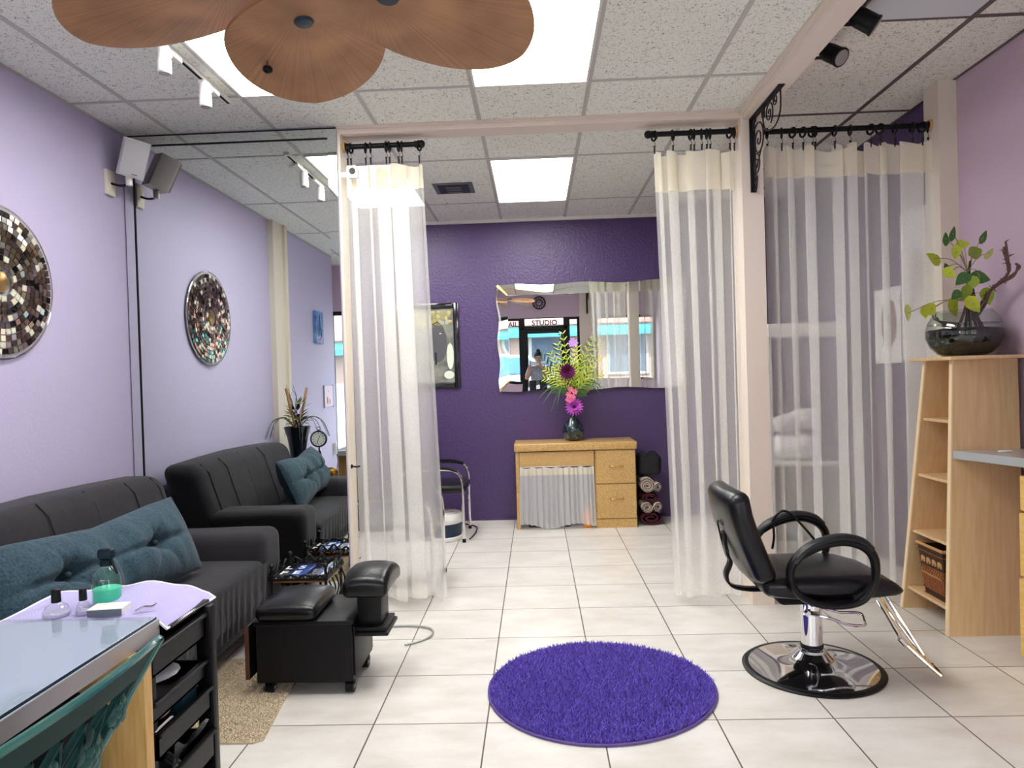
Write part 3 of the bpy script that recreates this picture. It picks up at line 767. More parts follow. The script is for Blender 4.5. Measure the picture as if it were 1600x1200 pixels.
fc = obj('dial', MB().cyl((cx_, cy_+.0105, cz_+.345), (cx_, cy_+.0125, cz_+.345), .061, n=32), mat('dial_white', (226, 232, 224), .6), t)
tk = MB()
for k in range(12):
    a = k*PI/6; tk.box((-.002, .012, .043), (.002, .0145, .055), M=Matrix.Translation((cx_, cy_, cz_+.345)) @ Matrix.Rotation(a, 4, 'Y'))
obj('hour_mark', tk, M_black, fc)
for a, l_ in ((.55, .032), (3.4, .045)): obj('hand', MB().box((-.002, .0135, 0), (.002, .0155, l_), M=Matrix.Translation((cx_, cy_, cz_+.345)) @ Matrix.Rotation(a, 4, 'Y')), M_black, fc)
m = MB()
for k in range(3):
    a = k*2*PI/3+.5; m.tube([(cx_+.012*math.cos(a), cy_+.012*math.sin(a), cz_+.24), (cx_+.075*math.cos(a), cy_+.075*math.sin(a), cz_+.004)], .005, 6)
m.cyl((cx_, cy_, cz_+.23), (cx_, cy_, cz_+.275), .007); obj('tripod', m, M_black, t)
obj('hanging_ring', MB().torus((cx_, cy_, cz_+.437), .014, .003, 'y', 16, 6).cyl((cx_, cy_, cz_+.415), (cx_, cy_, cz_+.427), .008), M_black, t)
gx, gy = -1.81, 2.20
solo('gold_ball', MB().ball((gx, gy, .54+.05), (.062, .062, .05), 24, 14), mat('crackled_gold', (176, 132, 38), .3, .8, bump=(60, .8), var=(40, (70, 52, 18), 3, .45, .55)), 'crackled gold ball beside the tripod clock, seen in the wall mirror', 'ornament')
# canvas, small picture, socket on the front part of the left wall
M_blue = mat('canvas_blue', (52, 96, 168), .6, var=(9, (128, 176, 220), 4))
t = thing('canvas_picture', 'blue canvas print with a lattice tower on the left wall, seen in the wall mirror', 'picture', (XL+.02, .47, 1.82))
obj('canvas', MB().box((XL+.001, .34, 1.82), (XL+.035, .60, 2.18)), M_blue, t)
tm = MB(); X_ = XL+.036
for s in (-1, 1):
    tm.tube([(X_, .47+s*.055, 1.89), (X_, .47+s*.028, 1.97), (X_, .47+s*.010, 2.06), (X_, .47, 2.15)], [.005, .004, .003, .002], 5)
for z, w_ in ((1.93, .042), (1.975, .028), (2.03, .016)): tm.box((X_-.002, .47-w_, z), (X_+.003, .47+w_, z+.008))
obj('tower_print', tm, mat('print_dark', (60, 62, 84), .6), t)
bl = MB()
for k in range(16): bl.ball((X_, .36+.016*rnd.randint(0, 13), 1.835+rnd.uniform(0, .07)), (.002, .011, .011), 8, 5)
obj('blossom_print', bl, mat('print_pink', (236, 180, 196), .6), t)
t = thing('small_picture', 'small pink picture card on the left wall, seen in the wall mirror', 'picture', (XL+.01, .12, 1.10))
obj('card', MB().box((XL+.001, -.04, 1.10), (XL+.012, .30, 1.34)), mat('pale_pink_card', (232, 206, 220), .5), t)
obj('print', MB().ball((XL+.0125, .19, 1.17), (.002, .03, .05), 12, 6).ball((XL+.0125, .10, 1.155), (.002, .02, .035), 12, 6).ball((XL+.0125, .14, 1.28), (.002, .01, .01), 10, 6), mat('print_tan', (176, 120, 104), .6), t)
obj('frame', MB().box((XL+.001, -.052, 1.09), (XL+.016, -.04, 1.35)).box((XL+.001, .30, 1.09), (XL+.016, .31, 1.35)), M_steel, t)
t = thing('socket_adapter', 'white plug-in adapter with a black cord on the left wall, seen in the wall mirror', 'adapter', (XL+.02, -.05, .52))
obj('body', MB().rbox((XL+.001, -.09, .52), (XL+.045, -.01, .66), .01), M_whitep, t)
obj('cord', MB().tube(spl([(XL+.03, -.05, .53), (XL+.04, -.04, .42), (XL+.03, .0, .25), (XL+.03, -.03, .06)], 6), .005, 6), M_black, t)
# ------------------------------------------------------------------ iron magazine table by the mirror
t = thing('magazine_table', 'low black iron table with scrolled edge and wooden top by the mirror', 'table', (-1.32, 3.86, 0))
tx0, tx1, ty0, ty1, tz = -1.463, -1.145, 3.72, 4.03, .33
obj('tabletop', MB().rbox((tx0+.01, ty0+.01, tz-.02), (tx1-.01, ty1-.01, tz), .005), mat('orange_brown_wood', (170, 104, 52), .5, var=(9, (138, 78, 36), 4, .3, .7, (1, 8, 8))), t)
for x in (tx0+.012, tx1-.012):
    for y in (ty0+.012, ty1-.012):
        obj('leg', MB().tube([(x, y, 0), (x, y, tz+.06)], .008, 8).ball((x, y, tz+.07), .014, 10, 6), M_iron, t)
m = MB()
m.tube([(tx0, ty0, tz), (tx1, ty0, tz), (tx1, ty1, tz), (tx0, ty1, tz)], .007, 6, closed=True)
def wave(p, q, n, up=.045):
    p = Vector(p); q = Vector(q); d = q-p; pts = []
    for i in range(n*8+1):
        u = i/(n*8); hgt = up*(.62+.38*math.sin(2*PI*u*n-1.57))*(1+.5*math.exp(-((u-.5)/.16)**2))
        pts.append(p+d*u+Vector((0, 0, hgt)))
    m.tube(pts, .006, 6)
    for i in range(n*2):
        u = (i+.5)/(n*2); c = p+d*u+Vector((0, 0, up*.42)); dn = d.normalized(); pts = []
        for k in range(15):
            a = k/14*2*PI*1.4; r = .017*(1-k/18); pts.append(c+dn*(r*math.cos(a))*(1 if i % 2 else -1)+Vector((0, 0, r*math.sin(a))))
        m.tube(pts, .0042, 5)
wave((tx0, ty1, tz), (tx1, ty1, tz), 4); wave((tx0, ty0, tz), (tx0, ty1, tz), 3); wave((tx1, ty0, tz), (tx1, ty1, tz), 3); wave((tx0, ty0, tz), (tx1, ty0, tz), 4, .02)
obj('scroll_rim', m, M_iron, t)
m = MB()
for k in range(5):
    y = ty0+.03+k*.062; m.tube(spl([(tx1, y, tz-.02), (tx1+.004, y+.04, tz-.09), (tx1, y-.02, tz-.16), (tx1, y+.03, tz-.22)], 6), .005, 5)
m.tube([(tx1, ty0, .09), (tx1, ty1, .09)], .006, 6); obj('side_scroll', m, M_iron, t)
M_letw = mat('white_ink', (236, 238, 240), .5)
def mag(lab, cx, cy, z, w, l, a, col, txt=None, n=.008, extra=None):
    tt = thing('magazine', lab, 'magazine', (cx, cy, z), 'magazines on the iron table')
    Q = Matrix.Translation((cx, cy, z)) @ Matrix.Rotation(math.radians(a), 4, 'Z')
    obj('cover', MB().rbox((-w/2, -l/2, 0), (w/2, l/2, n), .0015, M=Q), col, tt)
    obj('pages', MB().box((-w/2+.003, -l/2-.0008, .0015), (w/2-.003, l/2+.0008, n-.0015), M=Q), mat('paper', (226, 224, 218), .7), tt)
    if txt: 
        for s, u0, v0, sz in txt: obj('title', text_mb(s, sz, lambda u, v, q: Q @ Vector((u0+u, v0+v, n+.0003+q)), .0004, bold=.002), M_letw, tt)
    if extra: extra(tt, Q, n)
def photo(tt, Q, n):
    obj('cover_photo', MB().ball((.01, -.03, n), (.024, .06, .0012), 14, 6, M=Q).ball((.0, .0, n), (.02, .035, .0012), 10, 6, M=Q), mat('photo_grey', (150, 150, 166), .4, var=(60, (40, 40, 56))), tt)
mag('black magazine with white block letters, leftmost on the iron table', -1.418, 3.865, tz+.001, .070, .25, 2, mat('black_cover', (20, 20, 26), .25, coat=.4), [('L', .0, .03, .085), ('F', .0, -.07, .085)], .010)
mag('blue magazine with white letters S and E on the iron table', -1.332, 3.865, tz+.001, .095, .25, 1, mat('royal_blue_cover', (28, 66, 140), .25, coat=.4), [('S', -.012, .03, .085), ('E', -.012, -.075, .085)], .012)
mag('dark magazine with a grey photograph, between the blue one and the striped stack', -1.245, 3.865, tz+.001, .072, .25, 0, mat('navy_cover', (18, 22, 48), .25, coat=.4), None, .010, photo)
mag('stack of magazines with striped spines, rightmost on the iron table', -1.182, 3.865, tz+.001, .044, .25, -1, mat('striped_spine', (70, 96, 150), .4, var=(90, (220, 224, 230), 1, .45, .55, (1, .02, .02))), None, .022)

# ------------------------------------------------------------------ pedicure cart
M_lam = mat('black_laminate', (12, 11, 15), .42, bump=(200, .03), spec=.3)
t = thing('pedicure_cart', 'black rolling pedicure stool with padded seat and footrest', 'pedicure stool', (-1.06, 3.25, 0))
bx0, bx1, by0, by1, bz0, bz1 = -1.275, -.845, 3.07, 3.44, .055, .325
obj('cabinet', MB().rbox((bx0, by0, bz0), (bx1, by1, bz1-.012), .003, 1), M_lam, t)
obj('cabinet_top', MB().rbox((bx0-.008, by0-.008, bz1-.014), (bx1+.010, by1+.008, bz1+.006), .004, 2), M_lam, t)
dd = obj('side_door', MB().rbox((bx0-.045, by0-.01, .075), (bx0-.028, by0+.30, .315), .003), M_lam, t)
obj('door_edge', MB().box((bx0-.046, by0-.0115, .077), (bx0-.027, by0-.0095, .313)), mat('brown_edge', (92, 58, 46), .6), dd)
dw = obj('drawer_front', MB().rbox((bx1-.001, by0+.02, bz0+.02), (bx1+.008, by1-.02, bz1-.03), .003), M_lam, t)
obj('pull_hook', MB().tube(spl([(bx1+.008, by0+.17, .295), (bx1+.022, by0+.165, .285), (bx1+.012, by0+.16, .268)], 5), .004, 6), M_steel, dw)
def padf(cx, cy, hx, hy, dome):
    def fn(v):
        a = (v.x-cx)/hx; b = (v.y-cy)/hy
        k = max(0, 1-abs(a)**2.6)*max(0, 1-abs(b)**2.6)
        return Vector((v.x, v.y, v.z+(dome*k if v.z > .35 else 0)))
    return fn
obj('seat_pad', MB().rbox((-1.275, 3.05, .332), (-1.00, 3.40, .395), .028, 4, sub=4, fn=padf(-1.137, 3.225, .14, .175, .022)), M_leather, t)
obj('pad_base', MB().box((-1.255, 3.07, .327), (-1.02, 3.38, .336)), M_blackm, t)
obj('footrest_arm', MB().rbox((bx1-.01, 3.10, .245), (-.69, 3.32, .262), .004).rbox((bx1-.015, 3.11, .262), (-.70, 3.31, .282), .004), M_lam, t)
po = obj('footrest_post', MB().rbox((-.835, 3.14, .26), (-.725, 3.29, .425), .004), M_lam, t)
def foot(v):
    b = (v.y-3.24)/.17; a = (v.x+.785)/.11
    return Vector((v.x, v.y, v.z+(.040*(1-b*b)+.016*(1-a*a) if v.z > .45 else .012*(1-b*b))+(.0)))
obj('footrest_pad', MB().rbox((-.89, 3.08, .415), (-.685, 3.42, .482), .028, 4, sub=4, fn=foot), M_leather, po)
for x, y in ((bx0+.05, by0+.03), (bx1-.02, by0+.03), (bx0+.05, by1-.04), (bx1-.02, by1-.07)):
    c = obj('caster', MB().cyl((x-.018, y, .028), (x+.018, y, .028), .028, n=20).rbox((x-.022, y-.016, .03), (x+.022, y+.02, .058), .008), M_black, t)
    obj('caster_hub', MB().cyl((x-.020, y, .028), (x+.020, y, .028), .010, n=12), M_steel, c)

# ------------------------------------------------------------------ rugs
def pile(name, inside, x0, x1, y0, y1, step, hgt, wid, m, parent, jit=1.0, lean=.5, z0=.006, dens=1.0, seed=3):
    rnd = random.Random(seed); vs = []; fs = []
    nx = int((x1-x0)/step); ny = int((y1-y0)/step)
    for i in range(nx):
        for j in range(ny):
            x = x0+(i+rnd.random()*jit)*step; y = y0+(j+rnd.random()*jit)*step
            if not inside(x, y): continue
            a = rnd.uniform(0, 6.283); h_ = hgt*rnd.uniform(.65, 1.15); ln = lean*h_*rnd.uniform(.2, 1.3); b = rnd.uniform(0, 6.283)
            dx, dy = math.cos(a)*wid, math.sin(a)*wid; ex, ey = math.cos(b)*ln, math.sin(b)*ln
            o = len(vs)
            vs += [(x-dx, y-dy, z0), (x+dx, y+dy, z0), (x+dx*.8+ex*.45, y+dy*.8+ey*.45, z0+h_*.6), (x-dx*.8+ex*.45, y-dy*.8+ey*.45, z0+h_*.6), (x+ex, y+ey, z0+h_)]
            fs += [(o, o+1, o+2, o+3), (o+3, o+2, o+4)]
    return obj(name, MB().add(vs, fs), m, parent, smooth=None)
M_shag = mat('violet_shag', (122, 94, 212), .75, var=(120, (82, 56, 166), 2, .35, .68), sheen=.3)
rc = (.245, 3.095); RR = .492
def rad(a): return RR*(1+.012*math.sin(2*a+.5)+.010*math.sin(3*a+1.2)+.018*math.exp(-((a-1.75)/.22)**2))
t = thing('shag_rug', 'round purple shag rug in the middle of the tiled floor', 'rug', (rc[0], rc[1], 0))
m = MB(); N = 96
ring = [(rc[0]+rad(k*2*PI/N)*math.cos(k*2*PI/N), rc[1]+rad(k*2*PI/N)*math.sin(k*2*PI/N)) for k in range(N)]
m.prism(ring, lambda u, v, q: (u, v, q), .0005, .008); obj('backing', m, mat('violet_backing', (74, 52, 130), .9), t)
obj('edge_binding', MB().tube([(x, y, .007) for x, y in ring], .0055, 6, closed=True), mat('violet_binding', (96, 74, 140), .8), t)
def inr(x, y):
    dx, dy = x-rc[0], y-rc[1]; a = math.atan2(dy, dx); return math.hypot(dx, dy) < rad(a if a > -1.4 else a)-.010
pl = pile('pile', inr, rc[0]-.52, rc[0]+.52, rc[1]-.52, rc[1]+.52, .0047, .026, .0026, M_shag, t, lean=.75); pl['kind'] = 'stuff'
t = thing('beige_mat', 'beige bath mat with short pile under the black cart and trolley', 'rug', (-1.45, 3.05, 0))
quad = [(-1.80, 2.66), (-1.13, 2.655), (-1.095, 2.68), (-1.185, 3.47), (-1.80, 3.46)]
obj('backing', MB().prism(quad, lambda u, v, q: (u, v, q), .0005, .007), mat('beige_backing', (206, 192, 166), .9), t)
def inq(x, y):
    c = True
    for i in range(len(quad)):
        (ax, ay), (bx_, by_) = quad[i], quad[(i+1) % len(quad)]
        if (bx_-ax)*(y-ay)-(by_-ay)*(x-ax) < 0: return False
    return True
pl = pile('pile', inq, -1.55, -1.09, 2.65, 3.48, .0062, .010, .0030, mat('beige_pile', (222, 208, 184), .9, var=(70, (196, 178, 150), 2)), t, lean=.8, z0=.005, seed=8); pl['kind'] = 'stuff'
pl['label'] = 'short beige tufts'

# ------------------------------------------------------------------ manicure desk, bottom left
t = thing('manicure_desk', 'white manicure desk with glass sheet and steel edge at the lower left', 'desk', (-1.4, 1.5, 0))
dx0, dx1, dy0, dy1 = -1.75, -1.052, .75, 1.885
obj('desktop', MB().rbox((dx0, dy0, .712), (dx1, dy1, .750), .002, 1), mat('pale_blue_laminate', (218, 224, 244), .35), t)
obj('edge_band', MB().box((dx1-.001, dy0, .706), (dx1+.003, dy1, .7495)).box((dx0, dy1-.001, .706), (dx1, dy1+.003, .7495)), mat('brushed_steel_edge', (176, 172, 170), .35, .6), t)
gl = obj('glass_sheet', MB().rbox((dx0, dy0, .7505), (dx1-.004, dy1-.002, .7575), .0012, 1), glass_mat('desk_glass', (248, 252, 252), .08), t)
obj('glass_edge', MB().box((dx1-.0045, dy0, .7507), (dx1-.003, dy1-.002, .7573)), mat('dark_green_edge', (22, 52, 60), .15), gl)
obj('side_panel', MB().box((dx0, dy1-.155, 0), (dx1+.045, dy1-.12, .706)), M_wood, t)
obj('modesty_panel', MB().box((dx0+.25, dy0+.2, .2), (dx0+.27, dy1-.16, .706)), mat('brown_panel', (96, 66, 44), .5), t)
obj('side_panel', MB().box((dx0, dy0+.02, 0), (dx1-.1, dy0+.05, .706)), M_wood, t)
# rounded black block filling the space under the desk
solo('black_block', MB().rbox((-1.34, 1.46, .0), (-1.09, 1.71, .66), .07, 3), M_blackm, 'black rounded block on the floor under the manicure desk', 'bag')
# ------------------------------------------------------------------ black trolley
t = thing('trolley', 'black plastic salon trolley with open trays beside the manicure desk', 'trolley', (-1.25, 2.0, 0))
qx0, qx1, qy0, qy1, qz = -1.46, -1.030, 1.90, 2.13, .715
for x in (qx0, qx1-.028):
    for y in (qy0-.105, qy1-.03): obj('post', MB().rbox((x, y, .04), (x+(.050 if x > -1.2 and y > 2 else .028), y+.034, qz if y > 2 else .70), .005), M_black, t)
obj('top_shelf', MB().rbox((qx0-.005, qy0-.002, qz), (qx1+.004, qy1+.004, qz+.012), .004), M_black, t)
def tray(z, dep=0., hh=.10, name='tray'):
    m = MB(); a = .006; x1 = qx1+dep
    y0_ = qy0-.10 if True else qy0
    m.box((qx0+.03, y0_, z), (x1, qy1-.035, z+a)); m.box((x1-a, y0_, z), (x1, qy1-.035, z+hh)); m.box((qx0+.03, y0_, z), (qx0+.036, qy1-.035, z+hh))
    m.box((qx0+.03, y0_, z), (x1, y0_+a, z+hh)); m.box((qx0+.03, qy1-.041, z), (x1, qy1-.035, z+hh)); m.rbox((x1-.004, y0_, z+hh-.012), (x1+.010, qy1-.03, z+hh), .003, 1)
    return obj(name, m, M_black, t)
tray(.622, .004, .075); tray(.50, .002, .055); tray(.405, .014, .068); tray(.26, .022, .085); tray(.12, .016, .08)
for x in (qx0+.02, qx1-.02):
    for y in (qy0+.015, qy1-.015): obj('caster', MB().cyl((x-.01, y, .02), (x+.01, y, .02), .02), M_black, t)
solo('cotton_pack', MB().ball((-1.12, 1.97, .566), (.07, .08, .012), 14, 8), mat('cotton_white', (232, 232, 236), .8, bump=(40, .5)), 'white cotton pad roll in the second trolley tray', 'cotton')
solo('powder_brush', MB().ball((-1.07, 1.90, .485), (.028, .045, .012), 16, 8).tube([(-1.065, 1.87, .485), (-1.05, 1.82, .482)], [.008, .005], 8), mat('peach_brush', (222, 178, 148), .5), 'peach round brush lying in the open trolley tray', 'brush')
solo('nail_file', MB().rbox((-1.034, 1.81, .4745), (-1.026, 1.90, .4770), .001), mat('file_grey', (206, 204, 204), .6), 'pale grey nail file on the trolley tray edge', 'nail file')
solo('tissue_box', MB().rbox((-1.13, 2.0, .412), (-1.05, 2.085, .49), .006), mat('teal_box', (34, 70, 82), .5), 'dark teal box with a white top in the open trolley tray', 'box')
solo('white_card', MB().rbox((-1.125, 2.01, .4905), (-1.05, 2.08, .4960), .001), M_whitep, 'white card on the teal box in the trolley', 'card')
m = MB(); rnd = random.Random(4)
for k in range(14):
    a = rnd.uniform(0, 3); c = (-1.10+rnd.uniform(-.04, .06), 1.93+rnd.uniform(-.08, .08), .272+.006*k*.4); m.tube([(c[0]-.05*math.cos(a), c[1]-.05*math.sin(a), c[2]), (c[0]+.05*math.cos(a), c[1]+.05*math.sin(a), c[2]+.03)], .004, 6)
o = solo('clip_pile', m, M_steel, 'tangle of metal clips and tools in a lower trolley tray', 'hair clips'); o['kind'] = 'stuff'
solo('foil_bag', MB().grid(lambda u, v: (-1.08+.05*math.sin(5*u+3*v)*.3+.05*v, 1.90+.18*u, .27+.10*v+.02*math.sin(9*u)), 12, 6), mat('crinkled_clear_bag', (150, 150, 150), .15, .3, bump=(50, .6)), 'crinkled clear bag standing in a lower trolley tray', 'bag')
# towel and things on the trolley
M_towel = mat('lavender_terry', (190, 180, 228), .9, bump=(240, .5), sheen=.3)
def tw(u, v):
    x = -1.53+.50*u; y = 1.885+.30*v+.02*math.sin(3*u)+.012*math.sin(11*u)*v
    z = qz+.0165+.010*(1+math.sin(9*u+3*v))*.5+(.020*math.sin(PI*u)*v)+.004*math.sin(23*u-5*v)
    if u > .96: z -= (u-.96)*.3
    return (x, y, z)
t = thing('towel', 'lavender towel with white edge spread on the black trolley', 'towel', (-1.28, 2.03, qz))
m = MB(); m.grid(tw, 44, 26); m.grid(lambda u, v: tuple(Vector(tw(u, v))-Vector((0, 0, .004))), 44, 26)
obj('terry', m, M_towel, t, smooth=80)
ed = [tw(i/24, 1) for i in range(25)]+[tw(1, 1-i/12) for i in range(1, 13)]+[tw(1-i/24, 0) for i in range(1, 25)]+[tw(0, i/12) for i in range(1, 12)]
obj('white_edge', MB().tube([Vector(p)+Vector((0, 0, -.001)) for p in ed], .0042, 6, closed=True), mat('white_hem', (240, 238, 244), .8), t)
M_bot = mat('bottle_glass', (245, 248, 250), .02, trans=1., ior=1.3)
def bottle(x, y, z, r, h, capw, caph, lab):
    t = thing('nail_bottle', lab, 'bottle', (x, y, z))
    obj('glass', MB().lathe([(r*.9, 0), (r, .006), (r*1.0, h*.35), (r*.75, h*.72), (capw*.8, h*.95), (capw*.8, h)], (x, y, z), 24), M_clear, t)
    obj('liquid', MB().lathe([(r*.86, .003), (r*.93, .008), (r*.9, h*.30), (r*.5, h*.32)], (x, y, z), 20), mat('pale_lilac_liquid', (206, 196, 226), .1), t)
    obj('cap', MB().lathe([(capw, 0), (capw*1.02, .003), (capw*.93, caph), (capw*.7, caph+.002)], (x, y, z+h-.002), 20), M_black, t)
zt = qz+.028
bottle(-1.385, 1.955, zt-.006, .036, .046, .0125, .036, 'squat clear bottle with tall black cap, left on the towel')
bottle(-1.32, 1.975, zt-.006, .020, .044, .0105, .032, 'slim clear bottle with black cap beside the white box')
t = thing('spray_bottle', 'clear spray bottle half full of green liquid on the towel', 'spray bottle', (-1.315, 2.08, zt))
sx, sy = -1.315, 2.08
obj('bottle_body', MB().lathe([(.036, 0), (.040, .004), (.041, .066), (.036, .082), (.016, .104), (.015, .112)], (sx, sy, zt), 28), M_clear, t)
obj('liquid', MB().lathe([(.037, .003), (.0385, .006), (.0385, .040), (.030, .0405)], (sx, sy, zt), 24), mat('green_lotion', (60, 226, 172), .15), t)
tr_ = obj('trigger_head', MB().lathe([(.017, 0), (.018, .016), (.013, .020)], (sx, sy, zt+.108), 20).rbox((sx-.022, sy-.014, zt+.126), (sx+.026, sy+.014, zt+.160), .010, 3), mat('dark_teal_plastic', (8, 30, 38), .4, spec=.25), t)
obj('trigger', MB().tube(spl([(sx+.016, sy, zt+.130), (sx+.022, sy, zt+.11), (sx+.034, sy, zt+.082)], 5), [(.004)]*11, 8), M_black, tr_)
t = thing('small_box', 'small white box with grey side on the towel', 'box', (-1.225, 1.935, zt))
Q = Matrix.Translation((-1.232, 1.955, zt)) @ Matrix.Rotation(math.radians(8), 4, 'Z')
obj('carton', MB().rbox((-.050, -.022, 0), (.044, .040, .022), .001, 1, M=Q), M_whitep, t)
obj('grey_side', MB().box((-.049, -.0235, .001), (.043, -.0215, .0205), M=Q), mat('box_grey', (96, 102, 112), .5), t)
t = thing('nail_clipper', 'tiny metal clipper lying on the towel right of the white box', 'clipper', (-1.14, 1.975, zt))
obj('lever', MB().tube(spl([(-1.16, 1.96, zt+.004), (-1.145, 1.975, zt+.012), (-1.125, 1.985, zt+.010), (-1.12, 2.0, zt+.014)], 4), .004, 6), M_chrome, t)

# ------------------------------------------------------------------ green garden chair with rose lattice back
t = thing('garden_chair', 'dark green plastic garden chair with rose lattice back at the desk', 'chair', (-1.0, 1.20, 0))
cc_y = 1.235
def chb(a, z):   # a: -1..1 across; z height -> world (curved reclined shell)
    hw = .325*(1-.55*((.84-z)/.44)) if z < .84 else .325
    y = cc_y+a*hw; x = -.818-.20*(.84-z)/.44*1.0-.035*(a*a)
    return Vector((x, y, z))
def topz(a): return .838+.0*a-.010*abs(a)**2-.008*max(0, abs(a)-.82)/.18
def shell(m, regions):
    pass
# openwork: build frame band, lattice bars and flower relief
m = MB()
def band(a0, a1, f0, f1, na=30):
    """strip between height functions f0(a), f1(a)"""
    vs = []; 
    for i in range(na+1):
        a = a0+(a1-a0)*i/na
        for f in (f0, f1):
            p = chb(a, f(a)); vs += [p, p+Vector((-.012, 0, 0))]
    fs = []
    for i in range(na):
        o = i*4; q = o+4; fs += [(o, q, q+2, o+2), (o+1, o+3, q+3, q+1), (o, o+1, q+1, q), (o+2, q+2, q+3, o+3)]
    fs += [(0, 2, 3, 1), (na*4, na*4+1, na*4+3, na*4+2)]
    m.add(vs, fs)
band(-1, 1, lambda a: .772-.03*abs(a)**3, topz)
band(-1, -.80, lambda a: .44, lambda a: .75); band(.80, 1, lambda a: .44, lambda a: .75); band(-1, 1, lambda a: .40, lambda a: .47)
obj('back_frame', m, M_darkglass, t, smooth=60)
rim = [chb(-1+2*i/40, topz(-1+2*i/40)) for i in range(41)]; rim = [chb(-1, .42+.06*i) for i in range(6)]+rim+[chb(1, .78-.06*i) for i in range(6)]
obj('back_rim', MB().tube(rim, .0085, 8), mat('green_rim', (30, 100, 92), .2, coat=.5), t)
m = MB()
for k in range(7):
    a0 = -.8+k*.235
    for s in (-1, 1):
        pts = [chb(max(-.8, min(.8, a0+s*.55*(i/8))), .765-.30*i/8)+Vector((-.006, 0, 0)) for i in range(9)]
        m.tube(pts, [(.008, .005)]*9, 6)
for k in range(18):
    a = random.uniform(-.75, .75); z = random.uniform(.50, .755); leafmb(m, chb(a, z), (0, random.uniform(-1, 1), random.uniform(-1, 1)), (1, 0, 0), .06, .016)
obj('lattice', m, M_darkglass, t)
M_rel = mat('green_relief', (28, 76, 70), .35, spec=.4)
def rose(a, z, s):
    m = MB()
    c = chb(a, z)+Vector((.002, 0, 0))
    for k in range(7):
        an = k*2*PI/7; m.ball(c+Vector((0, .62*s*math.cos(an), .62*s*math.sin(an))), (.008, s*.45, s*.45), 10, 6)
    for k in range(4):
        an = k*PI/2+.4; m.ball(c+Vector((.004, .26*s*math.cos(an), .26*s*math.sin(an))), (.009, s*.32, s*.32), 10, 6)
    m.ball(c+Vector((.007, 0, 0)), (.008, s*.22, s*.22), 10, 6)
    obj('rose_relief', m, M_rel, t)
for a, z, s in ((.12, .62, .055), (.50, .655, .046), (.70, .715, .034), (-.4, .60, .05), (.36, .56, .05), (-.62, .70, .03), (-.12, .70, .032), (.66, .60, .040)): rose(a, z, s)

obj('seat', MB().rbox((-1.42, cc_y-.22, .40), (-1.04, cc_y+.20, .425), .01, 2), M_darkglass, t)
for x in (-1.38, -1.07):
    for y in (cc_y-.2, cc_y+.18): obj('leg', MB().tube([(x, y, .41), (x*1.0, y, 0)], [.02, .014], 8), M_darkglass, t)

# ------------------------------------------------------------------ salon chair
t = thing('salon_chair', 'black hydraulic salon chair with chrome base and loop arms', 'salon chair', (1.235, 3.27, 0))
bx, by = 1.235, 3.265
obj('base_plate', MB().lathe([(.29, .006), (.288, .014), (.24, .026), (.16, .040), (.105, .052), (.085, .062), (.08, .066)], (bx, by, 0), 64), M_chrome, t)
obj('rubber_rim', MB().lathe([(.286, .0), (.306, .0), (.309, .008), (.300, .015), (.287, .016)], (bx, by, 0), 64), M_black, t)
obj('base_cone', MB().lathe([(.095, .056), (.082, .066), (.066, .084), (.061, .088), (.066, .091), (.066, .098), (.055, .101), (.050, .104)], (bx, by, 0), 40), M_chrome, t)
obj('hydraulic_column', MB().lathe([(.047, .10), (.047, .345), (.043, .35)], (bx, by, 0), 36), M_chrome, t)
obj('collar', MB().lathe([(.05, .106), (.051, .108), (.051, .118), (.049, .120)], (bx, by, 0), 36), M_black, t)
pm = MB().tube(spl([(bx-.03, by-.055, .272), (bx+.05, by-.075, .258), (bx+.14, by-.07, .225), (bx+.205, by-.065, .218)], 5)+spl([(bx+.22, by-.055, .218), (bx+.245, by+.03, .236), (bx+.22, by+.045, .240)], 3)+spl([(bx+.15, by+.05, .240), (bx+.05, by+.05, .268)], 4), .0065, 8)
pm.tube([(bx-.035, by-.062, .272), (bx-.035, by-.03, .272)], .012, 12); pm.tube([(bx-.045, by-.03, .26), (bx-.02, by-.02, .35)], .006, 8)
obj('pump_lever', pm, M_chrome, t)
def seatf(v):
    a = (v.x-1.25)/.31; b = (v.y-3.27)/.235
    wz = min(1, max(0, (v.z-.375)/.103)); dz = .020*max(0, 1-a*a)*max(0, 1-b*b)*wz
    if a > .45: dz -= ((a-.45)/.55)**2*(.05*wz-.02*(1-wz))
    if a < -.2: dz += .03*(-a-.2)*(1-wz)
    return Vector((v.x, v.y*1.0+(0 if a < .4 else -b*.02), v.z+dz))
st_ = obj('seat', MB().rbox((.955, 3.035, .375), (1.565, 3.505, .478), .045, 4, sub=4, fn=seatf), M_leather, t)
obj('seat_pan', MB().rbox((1.04, 3.10, .345), (1.42, 3.44, .385), .02, 2), M_blackm, t)
Qb = Matrix.Translation((.968, 3.27, .455)) @ Matrix.Rotation(math.radians(-16), 4, 'Y')
def backf2(v):
    k = 1-.0*(v.z); b = v.y/.245; w = 1-.10*max(0, (v.z-.16)/.26)
    dx = -.022*(1-b*b)+.010*math.cos(v.z*8)
    zz = v.z+(.016*(1-b*b) if v.z > .2 else 0)
    return Vector((v.x+dx+.025*((v.z-.2)/.2)**2*(1 if v.z > .2 else .3), v.y*w, zz))
bk = obj('backrest', MB().rbox((-.045, -.235, .0), (.050, .235, .400), .04, 4, sub=4, fn=lambda v: Qb @ backf2(v)), M_leather, t)
